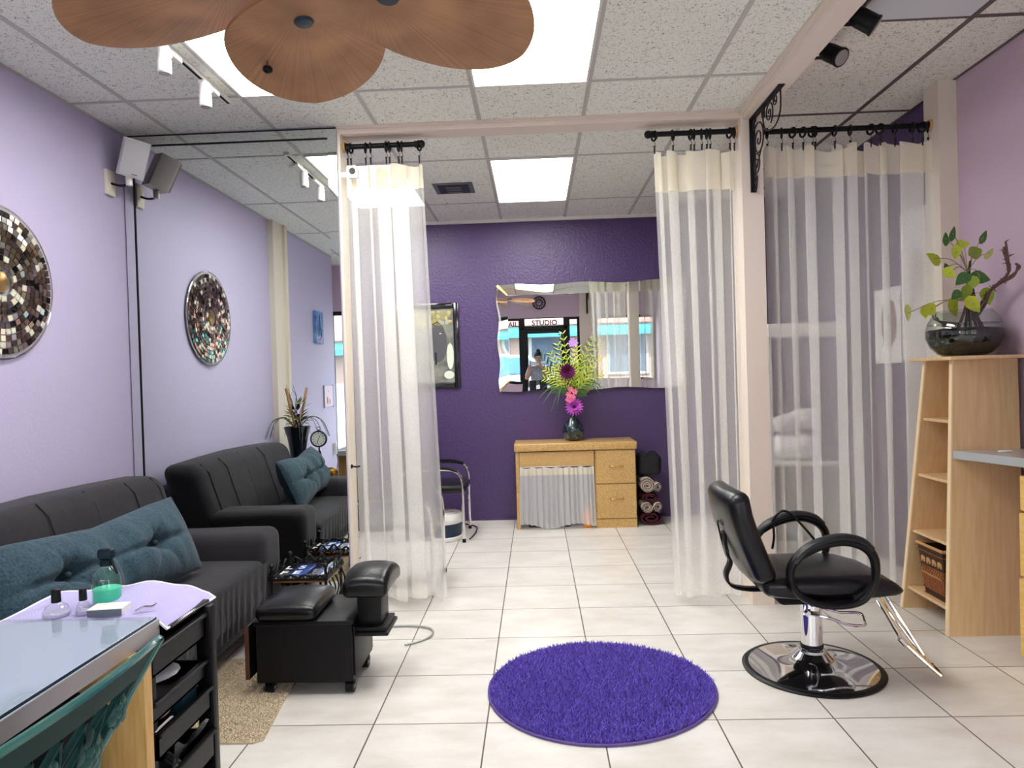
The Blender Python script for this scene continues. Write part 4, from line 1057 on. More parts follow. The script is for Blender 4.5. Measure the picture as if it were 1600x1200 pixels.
obj('back_bracket', MB().tube(spl([Qb @ Vector((-.076, -.0, .20)), Qb @ Vector((-.080, .0, .10)), (.86, 3.27, .475), (.84, 3.27, .42), (.875, 3.27, .375), (.96, 3.27, .36), (1.05, 3.27, .362)], 6), [(.007, .026)]*37, 10, flat=(0, 0, 1)) if False else
    MB().grid(lambda u, v: spl([Qb @ Vector((-.074, 0, .21)), Qb @ Vector((-.086, 0, .11)), Vector((.868, 3.27, .50)), Vector((.848, 3.27, .44)), Vector((.872, 3.27, .388)), Vector((.96, 3.27, .368)), Vector((1.06, 3.27, .372))], 6)[int(round(u*36))]+Vector((0, .06*(v-.5), 0)), 37, 2), M_black, t)
bpm = bpy.data.objects['back_bracket'].modifiers.new('thick', 'SOLIDIFY'); bpm.thickness = .010
wire = MB().tube(spl([Qb @ Vector((-.070, -.055, .26)), Qb @ Vector((-.078, -.02, .275)), Qb @ Vector((-.080, .01, .22)), Qb @ Vector((-.080, .035, .14)), Qb @ Vector((-.082, .03, .09))], 5), .004, 6)
for yy in (-.03, .03): wire.ball(Qb @ Vector((-.078, yy, .13)), (.006, .008, .008), 8, 6)
obj('back_fitting', wire, M_iron, bk)
for y, lab in ((3.015, None), (3.52, None)):
    loop = [(1.095, .585), (1.06, .535), (1.062, .475), (1.10, .415), (1.18, .378), (1.28, .372), (1.36, .395), (1.405, .46), (1.415, .53), (1.40, .59), (1.35, .632), (1.27, .648), (1.18, .63)]
    P = spl([(u, y, v) for u, v in loop], 6, closed=True)
    R_ = []
    for p in P:
        k = max(0, (p.z-.47)/.17); k = min(1, k); R_.append((.015+.007*k, .019+.010*k))
    ar = obj('armrest', MB().tube(P, R_, 12, closed=True), M_black, t)
    top = spl([(1.075, y, .56), (1.12, y, .61), (1.19, y, .645), (1.28, y, .662), (1.355, y, .645), (1.395, y, .61)], 6)
    obj('arm_pad', MB().tube(top, [(.018, .030)]*len(top), 12), mat('arm_pad_black', (20, 21, 25), .4), ar)
    obj('arm_mount', MB().rbox((1.14, min(y, 3.27)-.0 if y < 3.2 else 3.46, .368), (1.34, 3.08 if y < 3.2 else y+.0, .388), .006), M_blackm, ar)
obj('strap', MB().tube(spl([(1.13, 3.50, .60), (1.17, 3.49, .672), (1.22, 3.488, .68), (1.29, 3.492, .61), (1.36, 3.50, .525)], 6), .006, 6).tube(spl([(1.15, 3.50, .62), (1.15, 3.49, .56), (1.14, 3.49, .50)], 5), .006, 6), M_black, t)
fm = MB()
for y in (3.13, 3.40):
    pass
pA = spl([(1.46, 3.14, .385), (1.50, 3.14, .36), (1.575, 3.135, .20), (1.60, 3.13, .155)], 4); 
fr_ = [(1.47, 3.14, .385), (1.575, 3.14, .18), (1.60, 3.12, .145), (1.715, 3.08, .050), (1.728, 3.09, .043), (1.728, 3.36, .043), (1.715, 3.38, .050), (1.60, 3.385, .26), (1.515, 3.385, .39)]
obj('footrest', MB().tube(spl([(1.47, 3.16, .385), (1.57, 3.155, .20), (1.595, 3.15, .155), (1.70, 3.09, .048), (1.718, 3.095, .040), (1.735, 3.19, .040), (1.728, 3.22, .05), (1.64, 3.33, .25), (1.575, 3.40, .385), (1.54, 3.41, .40)], 5), .0095, 10)
    .tube([(1.49, 3.17, .38), (1.585, 3.165, .18), (1.70, 3.12, .06)], .0055, 8).tube([(1.545, 3.385, .385), (1.62, 3.31, .23), (1.71, 3.20, .06)], .0055, 8), M_chrome, t)
obj('footrest_clip', MB().cyl((1.575, 3.15, .178), (1.60, 3.145, .148), .013), M_chrome, t)
# ------------------------------------------------------------------ tapered shelf unit
t = thing('shelf_unit', 'tapered pale birch shelf unit with open side, under the glass plant bowl', 'shelf', (2.25, 3.85, 0))
def fx(z): return 2.058+.052*z/1.405          # front edge leans back
def fy(z): return 4.09-.20*z/1.405            # far panel leans in
zt_ = 1.402; xb = 2.44; yn = 3.622
th_ = .024
m = MB(); m.add([(fx(0), yn, 0), (xb+.0, yn, 0), (xb-.012, yn, zt_), (fx(zt_), yn, zt_), (fx(0), yn+th_, 0), (xb, yn+th_, 0), (xb-.012, yn+th_, zt_), (fx(zt_), yn+th_, zt_)],
    [(0, 1, 2, 3), (7, 6, 5, 4), (0, 4, 5, 1), (1, 5, 6, 2), (2, 6, 7, 3), (3, 7, 4, 0)])
obj('side_panel', m, M_birch, t)
m = MB(); m.add([(fx(0), fy(0), 0), (xb, fy(0), 0), (xb, fy(zt_), zt_), (fx(zt_), fy(zt_), zt_), (fx(0), fy(0)-th_, 0), (xb, fy(0)-th_, 0), (xb, fy(zt_)-th_, zt_), (fx(zt_), fy(zt_)-th_, zt_)],
    [(0, 1, 2, 3), (7, 6, 5, 4), (0, 4, 5, 1), (1, 5, 6, 2), (2, 6, 7, 3), (3, 7, 4, 0)])
obj('side_panel', m, M_birch, t)
M_edge = mat('light_edge_band', (240, 216, 174), .4)
for ya, yb, yf in ((yn-.001, yn+th_+.001, None), (None, None, True)):
    m = MB(); 
    def q(z):
        y0_, y1_ = (ya, yb) if yf is None else (fy(z)-th_-.001, fy(z)+.001)
        return y0_, y1_
    vs = []
    for z in (0, zt_):
        y0_, y1_ = q(z); vs += [(fx(z)-.006, y0_, z), (fx(z)-.006, y1_, z), (fx(z)+.001, y1_, z), (fx(z)+.001, y0_, z)]
    m.add(vs, [(0, 1, 2, 3), (7, 6, 5, 4), (0, 4, 5, 1), (1, 5, 6, 2), (2, 6, 7, 3), (3, 7, 4, 0)]); obj('edge_strip', m, M_edge, t)
obj('back_panel', MB().add([(xb-.012, yn+th_, 0), (xb-.002, yn+th_, 0), (xb-.002, fy(0)-th_, 0), (xb-.012, fy(0)-th_, 0), (xb-.020, yn+th_, zt_), (xb-.010, yn+th_, zt_), (xb-.010, fy(zt_)-th_, zt_), (xb-.020, fy(zt_)-th_, zt_)],
    [(0, 3, 2, 1), (4, 5, 6, 7), (0, 1, 5, 4), (1, 2, 6, 5), (2, 3, 7, 6), (3, 0, 4, 7)]), M_birch, t)
obj('top_board', MB().rbox((2.065, 3.56, zt_), (2.465, 3.955, zt_+.018), .004, 2), M_birch, t)
for z in (1.085, .775, .455, .125):
    obj('shelf', MB().rbox((fx(z)+.012, yn+th_, z-.008), (xb-.02, fy(z)-th_, z+.008), .003, 1), M_birch, t)
# elephant basket
M_bdark = mat('dark_weave', (66, 42, 26), .7, bump=(120, .4)); M_bor = mat('orange_weave', (150, 86, 44), .7, bump=(140, .5), var=(60, (120, 62, 28), 2)); M_btan = mat('tan_relief', (196, 150, 96), .6)
t = thing('elephant_basket', 'brown woven box with a row of tan elephants on the lowest shelf', 'basket', (2.205, 3.835, .134))
bx_, by_ = 2.205, 3.835
def bside(z): return .093+.026*z/.27
m = MB(); zs = [0, .035, .10, .155, .27]
for i, (za, zb_) in enumerate(zip(zs[:-1], zs[1:])):
    a, b = bside(za), bside(zb_)
    vs = [(bx_-a, by_-a, .134+za), (bx_+a, by_-a, .134+za), (bx_+a, by_+a, .134+za), (bx_-a, by_+a, .134+za), (bx_-b, by_-b, .134+zb_), (bx_+b, by_-b, .134+zb_), (bx_+b, by_+b, .134+zb_), (bx_-b, by_+b, .134+zb_)]
    m.add(vs, [(0, 1, 5, 4), (1, 2, 6, 5), (2, 3, 7, 6), (3, 0, 4, 7)]+([(0, 3, 2, 1)] if i == 0 else []), [0, 1, 0, 0][i] if i != 2 else 1)
obj('basket_body', m, [M_bdark, M_bor], t)
m = MB()
for za in (.0, .035, .10, .125, .155, .235):
    a = bside(za)+.003; m.tube([(bx_-a, by_-a, .134+za), (bx_+a, by_-a, .134+za), (bx_+a, by_+a, .134+za), (bx_-a, by_+a, .134+za)], .0035, 6, closed=True)
obj('weave_band', m, M_bor, t)
a = bside(.27); m = MB().tube([(bx_-a, by_-a, .404), (bx_+a, by_-a, .404), (bx_+a, by_+a, .404), (bx_-a, by_+a, .404)], [(.008, .012)]*4, 8, closed=True, flat=(0, 0, 1))
obj('rim', m, M_btan, t)
eleph = [(-.016, .0), (-.016, .018), (-.012, .028), (.004, .030), (.010, .027), (.017, .026), (.021, .018), (.022, .004), (.019, .004), (.017, .013), (.013, .013), (.011, .0), (.006, .0), (.005, .010), (-.006, .010), (-.008, .0)]
m = MB()
for k in range(4):
    c = -.078+.052*k; x_ = bside(.19)
    m.prism(eleph, lambda u, v, q: (bx_-bside(.165+v)-q, by_-(c+u)*1.0, .134+.172+v*1.2), -.001, .004)
    m.prism(eleph, lambda u, v, q: (bx_+(c+u), by_-bside(.165+v)-q, .134+.172+v*1.2), -.001, .004)
for k in range(9):
    c = -.085+.021*k
    m.tube([(bx_-bside(.11)-.002, by_+c, .134+.108), (bx_-bside(.14)-.002, by_+c+.018, .134+.122), (bx_-bside(.15)-.002, by_+c, .134+.142)], .0025, 4)
obj('elephant_relief', m, M_btan, t)
# counter along the right wall
t = thing('counter', 'grey laminate counter joined to the shelf unit at the right edge', 'counter', (2.28, 2.9, .9))
cm_ = MB().prism([(2.10, 3.621), (2.20, 3.25), (2.215, 2.6), (2.465, 2.6), (2.465, 3.621)], lambda u, v, q: (u, v, q), .905, .945)
obj('worktop', cm_, mat('grey_laminate', (172, 164, 158), .3, coat=.2), t)
obj('edge_band', MB().prism([(2.097, 3.62), (2.198, 3.248), (2.212, 2.6), (2.216, 2.6), (2.201, 3.251), (2.101, 3.621)], lambda u, v, q: (u, v, q), .9045, .9455), mat('silver_edge', (178, 184, 186), .35, .2), t)
t = thing('drawer_stack', 'yellow birch drawer unit under the grey counter at the right edge', 'drawers', (2.32, 3.0, 0))
obj('carcass', MB().box((2.225, 2.65, .02), (2.46, 3.27, .86)), M_wood, t)
for i, (za, zb_) in enumerate(((.70, .86), (.40, .69), (.03, .39))):
    fr_ = obj('drawer', MB().rbox((2.207-.006*i, 2.66, za), (2.226, 3.30-.0*i, zb_), .004, 1), mat('drawer_birch', (232, 194, 116), .4, var=(8, (216, 172, 92), 5, .3, .7, (8, .8, 8))), t)
solo('clipboard', MB().rbox((2.25, 3.06, .946), (2.44, 3.33, .951), .001, 1), mat('dark_glass_board', (60, 72, 78), .15, coat=.6), 'dark glass board lying on the grey counter at the right edge', 'board')
solo('white_clip', MB().rbox((2.24, 3.48, .946), (2.30, 3.50, .956), .003), M_whitep, 'small white clip lying on the grey counter beside the shelf unit', 'clip')
solo('framed_board', MB().box((2.455, 3.30, 1.0), (2.468, 3.60, 1.38)), mat('navy_board', (24, 30, 66), .3), 'navy panel on the right wall, just beyond the shelf unit', 'panel')

# plant bowl
gx_, gy_, gz_ = 2.268, 3.79, zt_+.0185
t = thing('plant_bowl', 'round glass bowl with dark moss, pothos leaves and a twig on the shelf unit', 'plant', (gx_, gy_, gz_))
prof = [(.100, 0), (.125, .012), (.160, .05), (.180, .10), (.181, .135), (.170, .18), (.148, .218), (.125, .242)]
m = MB(); m.lathe(prof+[(.123, .241), (.145, .217), (.167, .18), (.178, .135), (.177, .10), (.157, .052), (.122, .015), (.095, .004)], (gx_, gy_, gz_), 44)
obj('bowl', m, M_clear, t, smooth=60)
obj('moss', MB().lathe([(.094, .005), (.121, .016), (.156, .053), (.1755, .10), (.1765, .132), (.165, .142), (.10, .150), (.001, .148)], (gx_, gy_, gz_), 40), mat('dark_moss', (14, 15, 11), .85, spec=.2, bump=(45, 1.), var=(20, (46, 50, 32), 7, .5, .72, (1, 1, 4))), t)
obj('water', MB().cyl((gx_, gy_, gz_+.168), (gx_, gy_, gz_+.170), .170, n=40), glass_mat('water_surface', (225, 215, 225), .12), t)
rnd = random.Random(2)
def G(px, py, dz=0):   # offset on the plane through the bowl centre (x right, z up) in metres
    return Vector((gx_+px, gy_+dz, gz_+py))
s = 1/290.   # photograph scale near the bowl: metres per pixel
def P(u, v, d=0):   # measured point at depth gy_+d
    r_ = Fw+Rt*((u-800)/1098.48)+Dn*((v-600)/1098.48); k_ = (gy_+d)/r_.y
    return Vector((r_.x*k_, gy_+d, 1.3855+r_.z*k_))
tw_ = MB()
for k in range(5):
    o = [rnd.uniform(-.012, .012) for _ in range(12)]
    pts = [P(1520, 500), P(1536, 468+3*k, -.05), P(1548, 452, -.1), P(1566, 440, -.17), P(1578, 425, -.22), P(1574, 405, -.22), P(1570, 378+6*k, -.22)]
    if k > 2: pts = pts[:4]+[P(1582, 432, -.24), P(1590, 418, -.28), P(1588, 412, -.28)]
    tw_.tube(spl([p+Vector((rnd.uniform(-.006, .006), rnd.uniform(-.012, .012), rnd.uniform(-.006, .006))) for p in pts], 5), .0055, 6)
for k in range(60):
    c = rnd.choice(tw_.v[:400]); d = Vector((rnd.uniform(-1, 1), rnd.uniform(-1, 1), rnd.uniform(-1, 1)))*.018; tw_.tube([c, Vector(c)+d], [.003, .001], 4)
obj('twig', tw_, mat('brown_twig', (96, 66, 62), .85), t)
rt = MB()
for k in range(26):
    a = rnd.uniform(0, 6.28); rt.tube(spl([G(.03+.085*math.cos(a), .10, .085*math.sin(a)), G(.03+.05*math.cos(a), .17, .05*math.sin(a)), G(.03+.02*math.cos(a), .26, .02*math.sin(a)), G(.03+rnd.uniform(-.02, .02), .36+rnd.uniform(-.02, .08), rnd.uniform(-.02, .02))], 4), .0045, 5)
for k in range(3): rt.tube(spl([P(1510+8*k, 500), P(1512+5*k, 460), P(1514, 430), P(1516, 408)], 5), .006, 6)
for k in range(5): rt.tube(spl([P(1498, 505), P(1485-6*k, 512-3*k, .03), P(1470-3*k, 508-6*k, .05)], 5), .004, 5)
obj('stems', rt, mat('dark_root', (84, 66, 60), .85), t)
leaves = [(1478, 373, 80, 16, 1), (1489, 365, 70, 17, 1), (1505, 381, 10, 15, 2), (1494, 394, 265, 15, 2), (1537, 370, 60, 17, 1), (1525, 394, 20, 20, 0), (1546, 396, 50, 15, 3), (1459, 404, 140, 19, 2), (1479, 418, 110, 10, 1), (1484, 427, -40, 15, 2),
          (1504, 436, 220, 17, 1), (1532, 434, -15, 20, 1), (1520, 442, 250, 15, 0), (1494, 461, 220, 13, 1), (1509, 458, 255, 18, 0), (1543, 463, 280, 19, 0), (1521, 476, -55, 20, 2), (1490, 481, -60, 22, 2), (1455, 484, -55, 16, 2), (1446, 488, -75, 14, 2), (1419, 489, -85, 18, 3)]
hub = P(1512, 440)
vn = MB(); lv = MB()
for u, v, an, sz, mi in leaves:
    c = P(u, v, rnd.uniform(-.14, .02)); start = P(1512, 470 if v > 440 else 425)
    mid = (Vector(start)+c)/2+Vector((0, 0, .03)); vn.tube(spl([start, mid, c], 6), .0022, 5)
    d = Vector((math.cos(math.radians(an)), rnd.uniform(-.25, .25), math.sin(math.radians(an)))).normalized()
    L = sz*.0036*1.25; W = sz*.0036*.52*(.55 if mi in (3,) or (mi == 1 and v < 375) else 1)
    face = Vector((rnd.uniform(-.25, .25), -1, rnd.uniform(0, .5))).normalized(); sd = d.cross(face).normalized(); nn = sd.cross(d)
    vs = []; fs = []; st = c-d*(L*.45)
    prof_l = [(-.10, .30), (0, .62), (.15, .95), (.35, 1.0), (.6, .78), (.82, .42), (1.0, .03)]
    for q, w in prof_l:
        cc = st+d*(q*L)-nn*(.12*L*q*q); vs += [cc-sd*(w*W)-nn*(-.10*W), cc-nn*(.06*W), cc+sd*(w*W)-nn*(-.10*W)]
    for i in range(len(prof_l)-1):
        o = i*3; fs += [(o, o+1, o+4, o+3), (o+1, o+2, o+5, o+4)]
    lv.add(vs, fs, {0: 0, 1: 1, 2: 2, 3: 3}[mi])
obj('vine', vn, mat('pale_vine', (150, 140, 92), .6), t)
obj('leaves', lv, [mat('pothos_mid', (150, 178, 56), .4), mat('pothos_dark', (62, 104, 50), .4), mat('pothos_lime', (190, 204, 60), .4), mat('pothos_pale', (176, 188, 110), .4)], t, smooth=60)

# ------------------------------------------------------------------ back room
# bevelled mirror with scalloped mirror frame, leaning forward a little at the top
t = thing('framed_mirror', 'large mirror with wavy mirrored frame and gold corners on the deep purple wall', 'mirror', (.46, YB, 1.245))
mxa, mxb, mza, mzb = -.345, 1.45, 1.245, 2.262; fw = .098
TI = math.radians(1.0)
Qm = Matrix.Translation((0, YB-.012, mza)) @ Matrix.Rotation(TI, 4, 'X')
def Fm(x, y, z): return Qm @ Vector((x, y, z-mza))
obj('pane', MB().add([Fm(x, y, z) for y in (-.012, 0.0) for x, z in ((mxa+fw-.01, mza+fw-.01), (mxb-fw+.01, mza+fw-.01), (mxb-fw+.01, mzb-fw+.01), (mxa+fw-.01, mzb-fw+.01))],
   [(0, 1, 2, 3), (7, 6, 5, 4), (0, 4, 5, 1), (1, 5, 6, 2), (2, 6, 7, 3), (3, 7, 4, 0)]), M_mirror, t, smooth=None)
def frame_side(p, q, ip, iq, nrm):
    """outer p->q wavy, inner ip->iq straight; outer edge lower"""
    n = 48; vs = []; fs = []
    for i in range(n+1):
        u = i/n; o = Vector(p)*(1-u)+Vector(q)*u; w = .010*math.sin(u*2*PI*2.5+.6)*min(1, 10*u, 10*(1-u)); o = o+Vector(nrm)*w
        ii = Vector(ip)*(1-u)+Vector(iq)*u
        vs += [Fm(o.x, -.016+.0*w, o.y), Fm(ii.x, -.0195, ii.y), Fm(o.x, .0, o.y), Fm(ii.x, -.012, ii.y)]
    for i in range(n):
        o = i*4; fs += [(o, o+1, o+5, o+4), (o+2, o+6, o+7, o+3), (o, o+4, o+6, o+2), (o+1, o+3, o+7, o+5)]
    fs += [(0, 2, 3, 1), (n*4, n*4+1, n*4+3, n*4+2)]
    return obj('mirror_frame', MB().add(vs, fs), M_mirror, t, smooth=20)
a, b, c_, d = (mxa, mzb), (mxb, mzb), (mxb, mza), (mxa, mza); ia, ib, ic, id_ = (mxa+fw, mzb-fw), (mxb-fw, mzb-fw), (mxb-fw, mza+fw), (mxa+fw, mza+fw)
frame_side(a, b, ia, ib, (0, 1)); frame_side(d, a, id_, ia, (-1, 0)); frame_side(d, c_, id_, ic, (0, -1)); frame_side(c_, b, ic, ib, (1, 0))
for o_, i_ in ((a, ia), (d, id_), (b, ib), (c_, ic)):
    m = MB(); pv = Vector(o_); qv = Vector(i_); dn = (qv-pv).normalized(); pr = Vector((-dn.y, dn.x))
    for s in (-1, 1): m.tube([Fm(*(lambda w: (w.x, -.013, w.y))(pv+dn*.002+pr*.008*s)), Fm(*(lambda w: (w.x, -.027, w.y))(qv+pr*.003*s))], [.006, .004], 8)
    obj('gold_corner', m, M_gold, t)
# framed picture
t = thing('framed_picture', 'black framed picture on the purple wall left of the big mirror', 'picture', (-1.05, YB, 1.29))
px0, px1, pz0, pz1 = -1.36, -.722, 1.295, 2.115; fw_ = .055
m = MB()
for lo, hi in (((px0, pz0), (px0+fw_, pz1)), ((px1-fw_, pz0), (px1, pz1)), ((px0+fw_, pz0), (px1-fw_, pz0+fw_)), ((px0+fw_, pz1-fw_), (px1-fw_, pz1))):
    m.rbox((lo[0], YB-.03, lo[1]), (hi[0], YB-.001, hi[1]), .008, 2)
obj('frame', m, mat('black_gloss_frame', (16, 15, 20), .15, coat=.6), t)
obj('picture_print', MB().box((px0+fw_-.004, YB-.016, pz0+fw_-.004), (px1-fw_+.004, YB-.010, pz1-fw_+.004)), mat('grey_photo_print', (96, 96, 92), .25, var=(7, (150, 150, 134), 6), coat=.5), t)
m = MB(); rnd = random.Random(6)
for k in range(60): m.ball((rnd.uniform(px0+.08, px1-.08), YB-.0165, rnd.uniform(1.90, 2.03)), (rnd.uniform(.012, .03), .0008, rnd.uniform(.012, .03)), 10, 4, mi=rnd.choice([0, 0, 1, 2]))
m.tube([(px, YB-.0165, z) for px, z in ((-1.0, 1.90), (-.93, 1.94), (-.87, 1.88), (-.83, 1.78), (-.81, 1.72))], [(.0008, .022)]*5, 8, mi=2)
m.ball((-.815, YB-.0165, 1.60), (.035, .0008, .13), 12, 5, mi=3); m.ball((-.83, YB-.0165, 1.42), (.05, .0008, .04), 12, 5, mi=3); m.ball((-.93, YB-.0165, 1.72), (.09, .0008, .18), 14, 6, mi=4)
m.ball((-.905, YB-.0172, 1.82), (.012, .0008, .006), 10, 4, mi=3); m.box((-.965, YB-.0175, 1.52), (-.945, YB-.0165, 1.64), mi=5)
obj('print_shapes', m, [mat('print_olive', (146, 146, 96), .4), mat('print_ochre', (190, 170, 96), .4), mat('print_sage', (160, 164, 140), .4), mat('print_pale', (214, 220, 200), .4), mat('print_grey', (84, 84, 86), .4), mat('print_black', (30, 32, 34), .4)], t)
# vanity desk
M_burl = mat('golden_burl', (206, 170, 108), .38, var=(150, (176, 136, 78), 3, .42, .6), coat=.3)
t = thing('vanity_desk', 'golden burl vanity desk with two drawers under the big mirror', 'desk', (.34, 6.55, 0))
vx0, vx1, vy0, vy1 = -.205, .885, 6.325, 6.775
obj('desktop', MB().rbox((vx0-.006, vy0-.012, .705), (vx1+.006, vy1, .772), .008, 3), M_burl, t)
obj('carcass', MB().box((.512, vy0+.02, .0), (vx1-.006, vy1-.01, .705)), M_burl, t)
obj('leg_panel', MB().box((vx0+.005, vy0+.01, 0), (vx0+.035, vy1-.01, .705)), M_burl, t)
obj('apron', MB().rbox((vx0+.038, vy0+.006, .565), (.506, vy0+.026, .697), .003, 1), M_burl, t)
for za, zb_, hz in ((.40, .698, .555), (.085, .392, .262)):
    d_ = obj('drawer', MB().rbox((.520, vy0+.0, za), (vx1-.012, vy0+.022, zb_), .003, 1), M_burl, t)
    obj('handle', MB().tube(spl([(.645, vy0, hz), (.648, vy0-.022, hz), (.70, vy0-.026, hz), (.752, vy0-.022, hz), (.755, vy0, hz)], 4), .005, 8).ball((.645, vy0-.002, hz), .009, 10, 6).ball((.755, vy0-.002, hz), .009, 10, 6), M_gold, d_)
obj('plinth', MB().box((.518, vy0+.008, .0), (vx1-.01, vy0+.02, .078)), M_burl, t)
# small skirt curtain on the desk
def skirt(u, v):
    x = -.165+.66*u+(.02*(u-.5))*(1-v); z = .03+.535*v+.02*math.sin(u*9+1)*(1-v)**4
    return (x+.006*math.sin(u*70), vy0-.016+.014*math.cos(u*2*PI*15+1.3*math.sin(u*7))*(1-.5*v), z-(.012*abs(math.sin(u*PI*6)) if v > .93 else 0))
t = thing('desk_curtain', 'little white sheer curtain hiding the kneehole of the vanity desk', 'curtain', (.16, vy0, .03))
obj('fabric', MB().grid(skirt, 181, 20), sheer_mat('white_skirt_sheer', (250, 251, 252), .62, .3), t, smooth=80)
obj('gathered_heading', MB().grid(lambda u, v: tuple(Vector(skirt(u, .86+.14*v))+Vector((0, -.002, 0))), 181, 4), M_header, t, smooth=80)
obj('wire', MB().tube([(-.17, vy0-.002, .562), (.51, vy0-.002, .566)], .003, 6), M_chrome, t)
solo('storage_box', MB().rbox((-.10, 6.40, 0), (.28, 6.70, .30), .01), mat('dark_storage', (40, 38, 44), .6), 'dark box behind the little desk curtain', 'box')
solo('packet', MB().rbox((.40, 6.345, 0), (.47, 6.40, .17), .004), mat('orange_packet', (226, 142, 40), .5), 'orange packet at the right end of the little desk curtain', 'packet')
# vase and flowers
fvx, fvy, fvz = .338, 6.56, .7725
t = thing('glass_vase', 'dark glossy round vase on the vanity desk', 'vase', (fvx, fvy, fvz))
obj('vase_body', MB().lathe([(.045, 0), (.075, .012), (.097, .06), (.100, .095), (.085, .145), (.055, .19), (.036, .225), (.034, .245), (.040, .252), (.034, .252), (.030, .24)], (fvx, fvy, fvz), 36), mat('dark_mosaic_glaze', (30, 44, 50), .1, .3, bump=(40, .6), var=(26, (90, 110, 112), 4, .5, .7), coat=.8), t)
t = thing('flower_arrangement', 'tall arrangement of lime ferns and purple blooms in the dark vase', 'flowers', (fvx, fvy, fvz+.24))
rnd = random.Random(11); m = MB()
def frond(b0, d, ln, n, ll, mi, droop=.25):
    d = Vector(d).normalized(); P_ = []
    for i in range(n+1):
        q = i/n; P_.append(Vector(b0)+d*(ln*q)+Vector((0, 0, -droop*ln*q*q)))
    m.tube(P_, [.003*(1-.7*i/n) for i in range(n+1)], 4, mi=mi)
    for i in range(2, n+1):
        tg = (P_[i]-P_[i-1]).normalized(); sd = tg.cross(Vector((.1, 1, .2))).normalized()
        for s in (-1, 1): leafmb(m, P_[i], tg*.75+sd*s*.8, (0, -1, .2), ll*(1.05-.5*i/n), ll*.07, mi if (i+s) % 3 else (0 if mi == 3 else mi), .2, 3)
top = Vector((fvx, fvy, fvz+.22))
def F(u, v, d=0): return Vector((fvx+(u-896)*.0060, fvy+d, fvz+.24+(644-v)*.0060))
for u, v, mi, ll, dr in ((884, 518, 1, .10, .05), (876, 535, 0, .09, .1), (905, 540, 0, .09, .1), (930, 528, 0, .085, .15), (941, 530, 0, .06, .2), (938, 555, 0, .08, .2), (928, 572, 0, .09, .2), (940, 580, 0, .08, .25), (865, 548, 0, .08, .15), (857, 572, 0, .09, .2),
                 (855, 585, 0, .09, .25), (850, 552, 2, .11, .1), (925, 600, 1, .11, .2), (915, 610, 1, .11, .2), (936, 598, 1, .10, .25), (866, 604, 1, .10, .3), (880, 600, 1, .09, .2), (900, 560, 0, .09, .05), (915, 556, 0, .09, .1), (893, 545, 1, .08, .05), (872, 570, 0, .09, .1), (910, 590, 1, .10, .1)):
    tgt = F(u, v, rnd.uniform(-.10, .04)); s0 = F(896+rnd.uniform(-6, 6), 612); dv = tgt-s0; m_d = dv+Vector((0, 0, dr*dv.length)); frond(s0, m_d, m_d.length, 9, ll*(.8 if mi == 1 else 1), mi if rnd.random() < .8 else 3, dr)
for u, v in ((843, 618), (850, 625), (862, 640), (872, 628), (948, 606), (940, 614)):
    tgt = F(u, v, rnd.uniform(-.08, 0)); s0 = F(884 if u < 900 else 906, 606); pts = spl([s0, (s0+tgt)/2+Vector((0, 0, .07)), tgt], 5); m.tube(pts, [.006, .009, .009, .008, .007, .006, .005, .004, .003, .002, .001], 5, mi=1)
obj('fern_fronds', m, [mat('lime_fern', (178, 200, 60), .5), mat('deep_fern', (88, 124, 72), .5), mat('teal_palm', (60, 96, 90), .5), mat('yellow_fern', (206, 206, 96), .5)], t, smooth=60)
def bloom(name, c, r, petals, mats_, rows=4):
    m = MB(); c = Vector(c)
    for j in range(rows):
        e = .05+1.25*j/rows; n = petals-3*j
        for k in range(n):
            an = 2*PI*k/n+j*.3; d = Vector((math.cos(an)*math.cos(e), -math.sin(e), math.sin(an)*math.cos(e)))
            leafmb(m, c+d*.01, d, (0, -1, 0), r*(1-.12*j), r*.16, 0, -.25, 3)
    m.ball(c+Vector((0, -.02, 0)), (.018, .012, .018), 10, 6, mi=1); return obj(name, m, mats_, t, smooth=60)
bloom('burgundy_bloom', F(889, 577, -.10), .075, 20, [mat('burgundy_petal', (108, 30, 84), .55), mat('bloom_heart', (70, 20, 50), .6)], 5)
bloom('magenta_bloom', F(898, 631, -.07), .078, 18, [mat('magenta_petal', (186, 84, 190), .5), mat('bloom_heart_dark', (90, 30, 70), .6)], 3)
m = MB()
for u, v in ((893, 604), (890, 612), (896, 616), (893, 622), (899, 608), (889, 620)):
    c = F(u, v, -.08)
    for k in range(6): leafmb(m, c, (math.cos(k*1.05), -.5, math.sin(k*1.05)), (0, -1, 0), .03, .012)
obj('pink_blossoms', m, mat('coral_pink_petal', (224, 110, 140), .5), t)
m = MB()
for u, v in ((899, 530), (902, 533), (897, 534)):
    c = F(u, v, -.02)
    for k in range(6): leafmb(m, c, (math.cos(k*1.05), -.5, math.sin(k*1.05)), (0, -1, 0), .035, .013)
obj('lilac_blossom', m, mat('lilac_petal', (196, 140, 224), .5), t)
obj('flower_stem', MB().tube([top-Vector((0, 0, .08)), F(896, 606)], .012, 6).tube([top-Vector((.01, 0, .02)), F(897, 632, -.05)], .004, 6), mat('dark_stem', (46, 60, 40), .7), t)
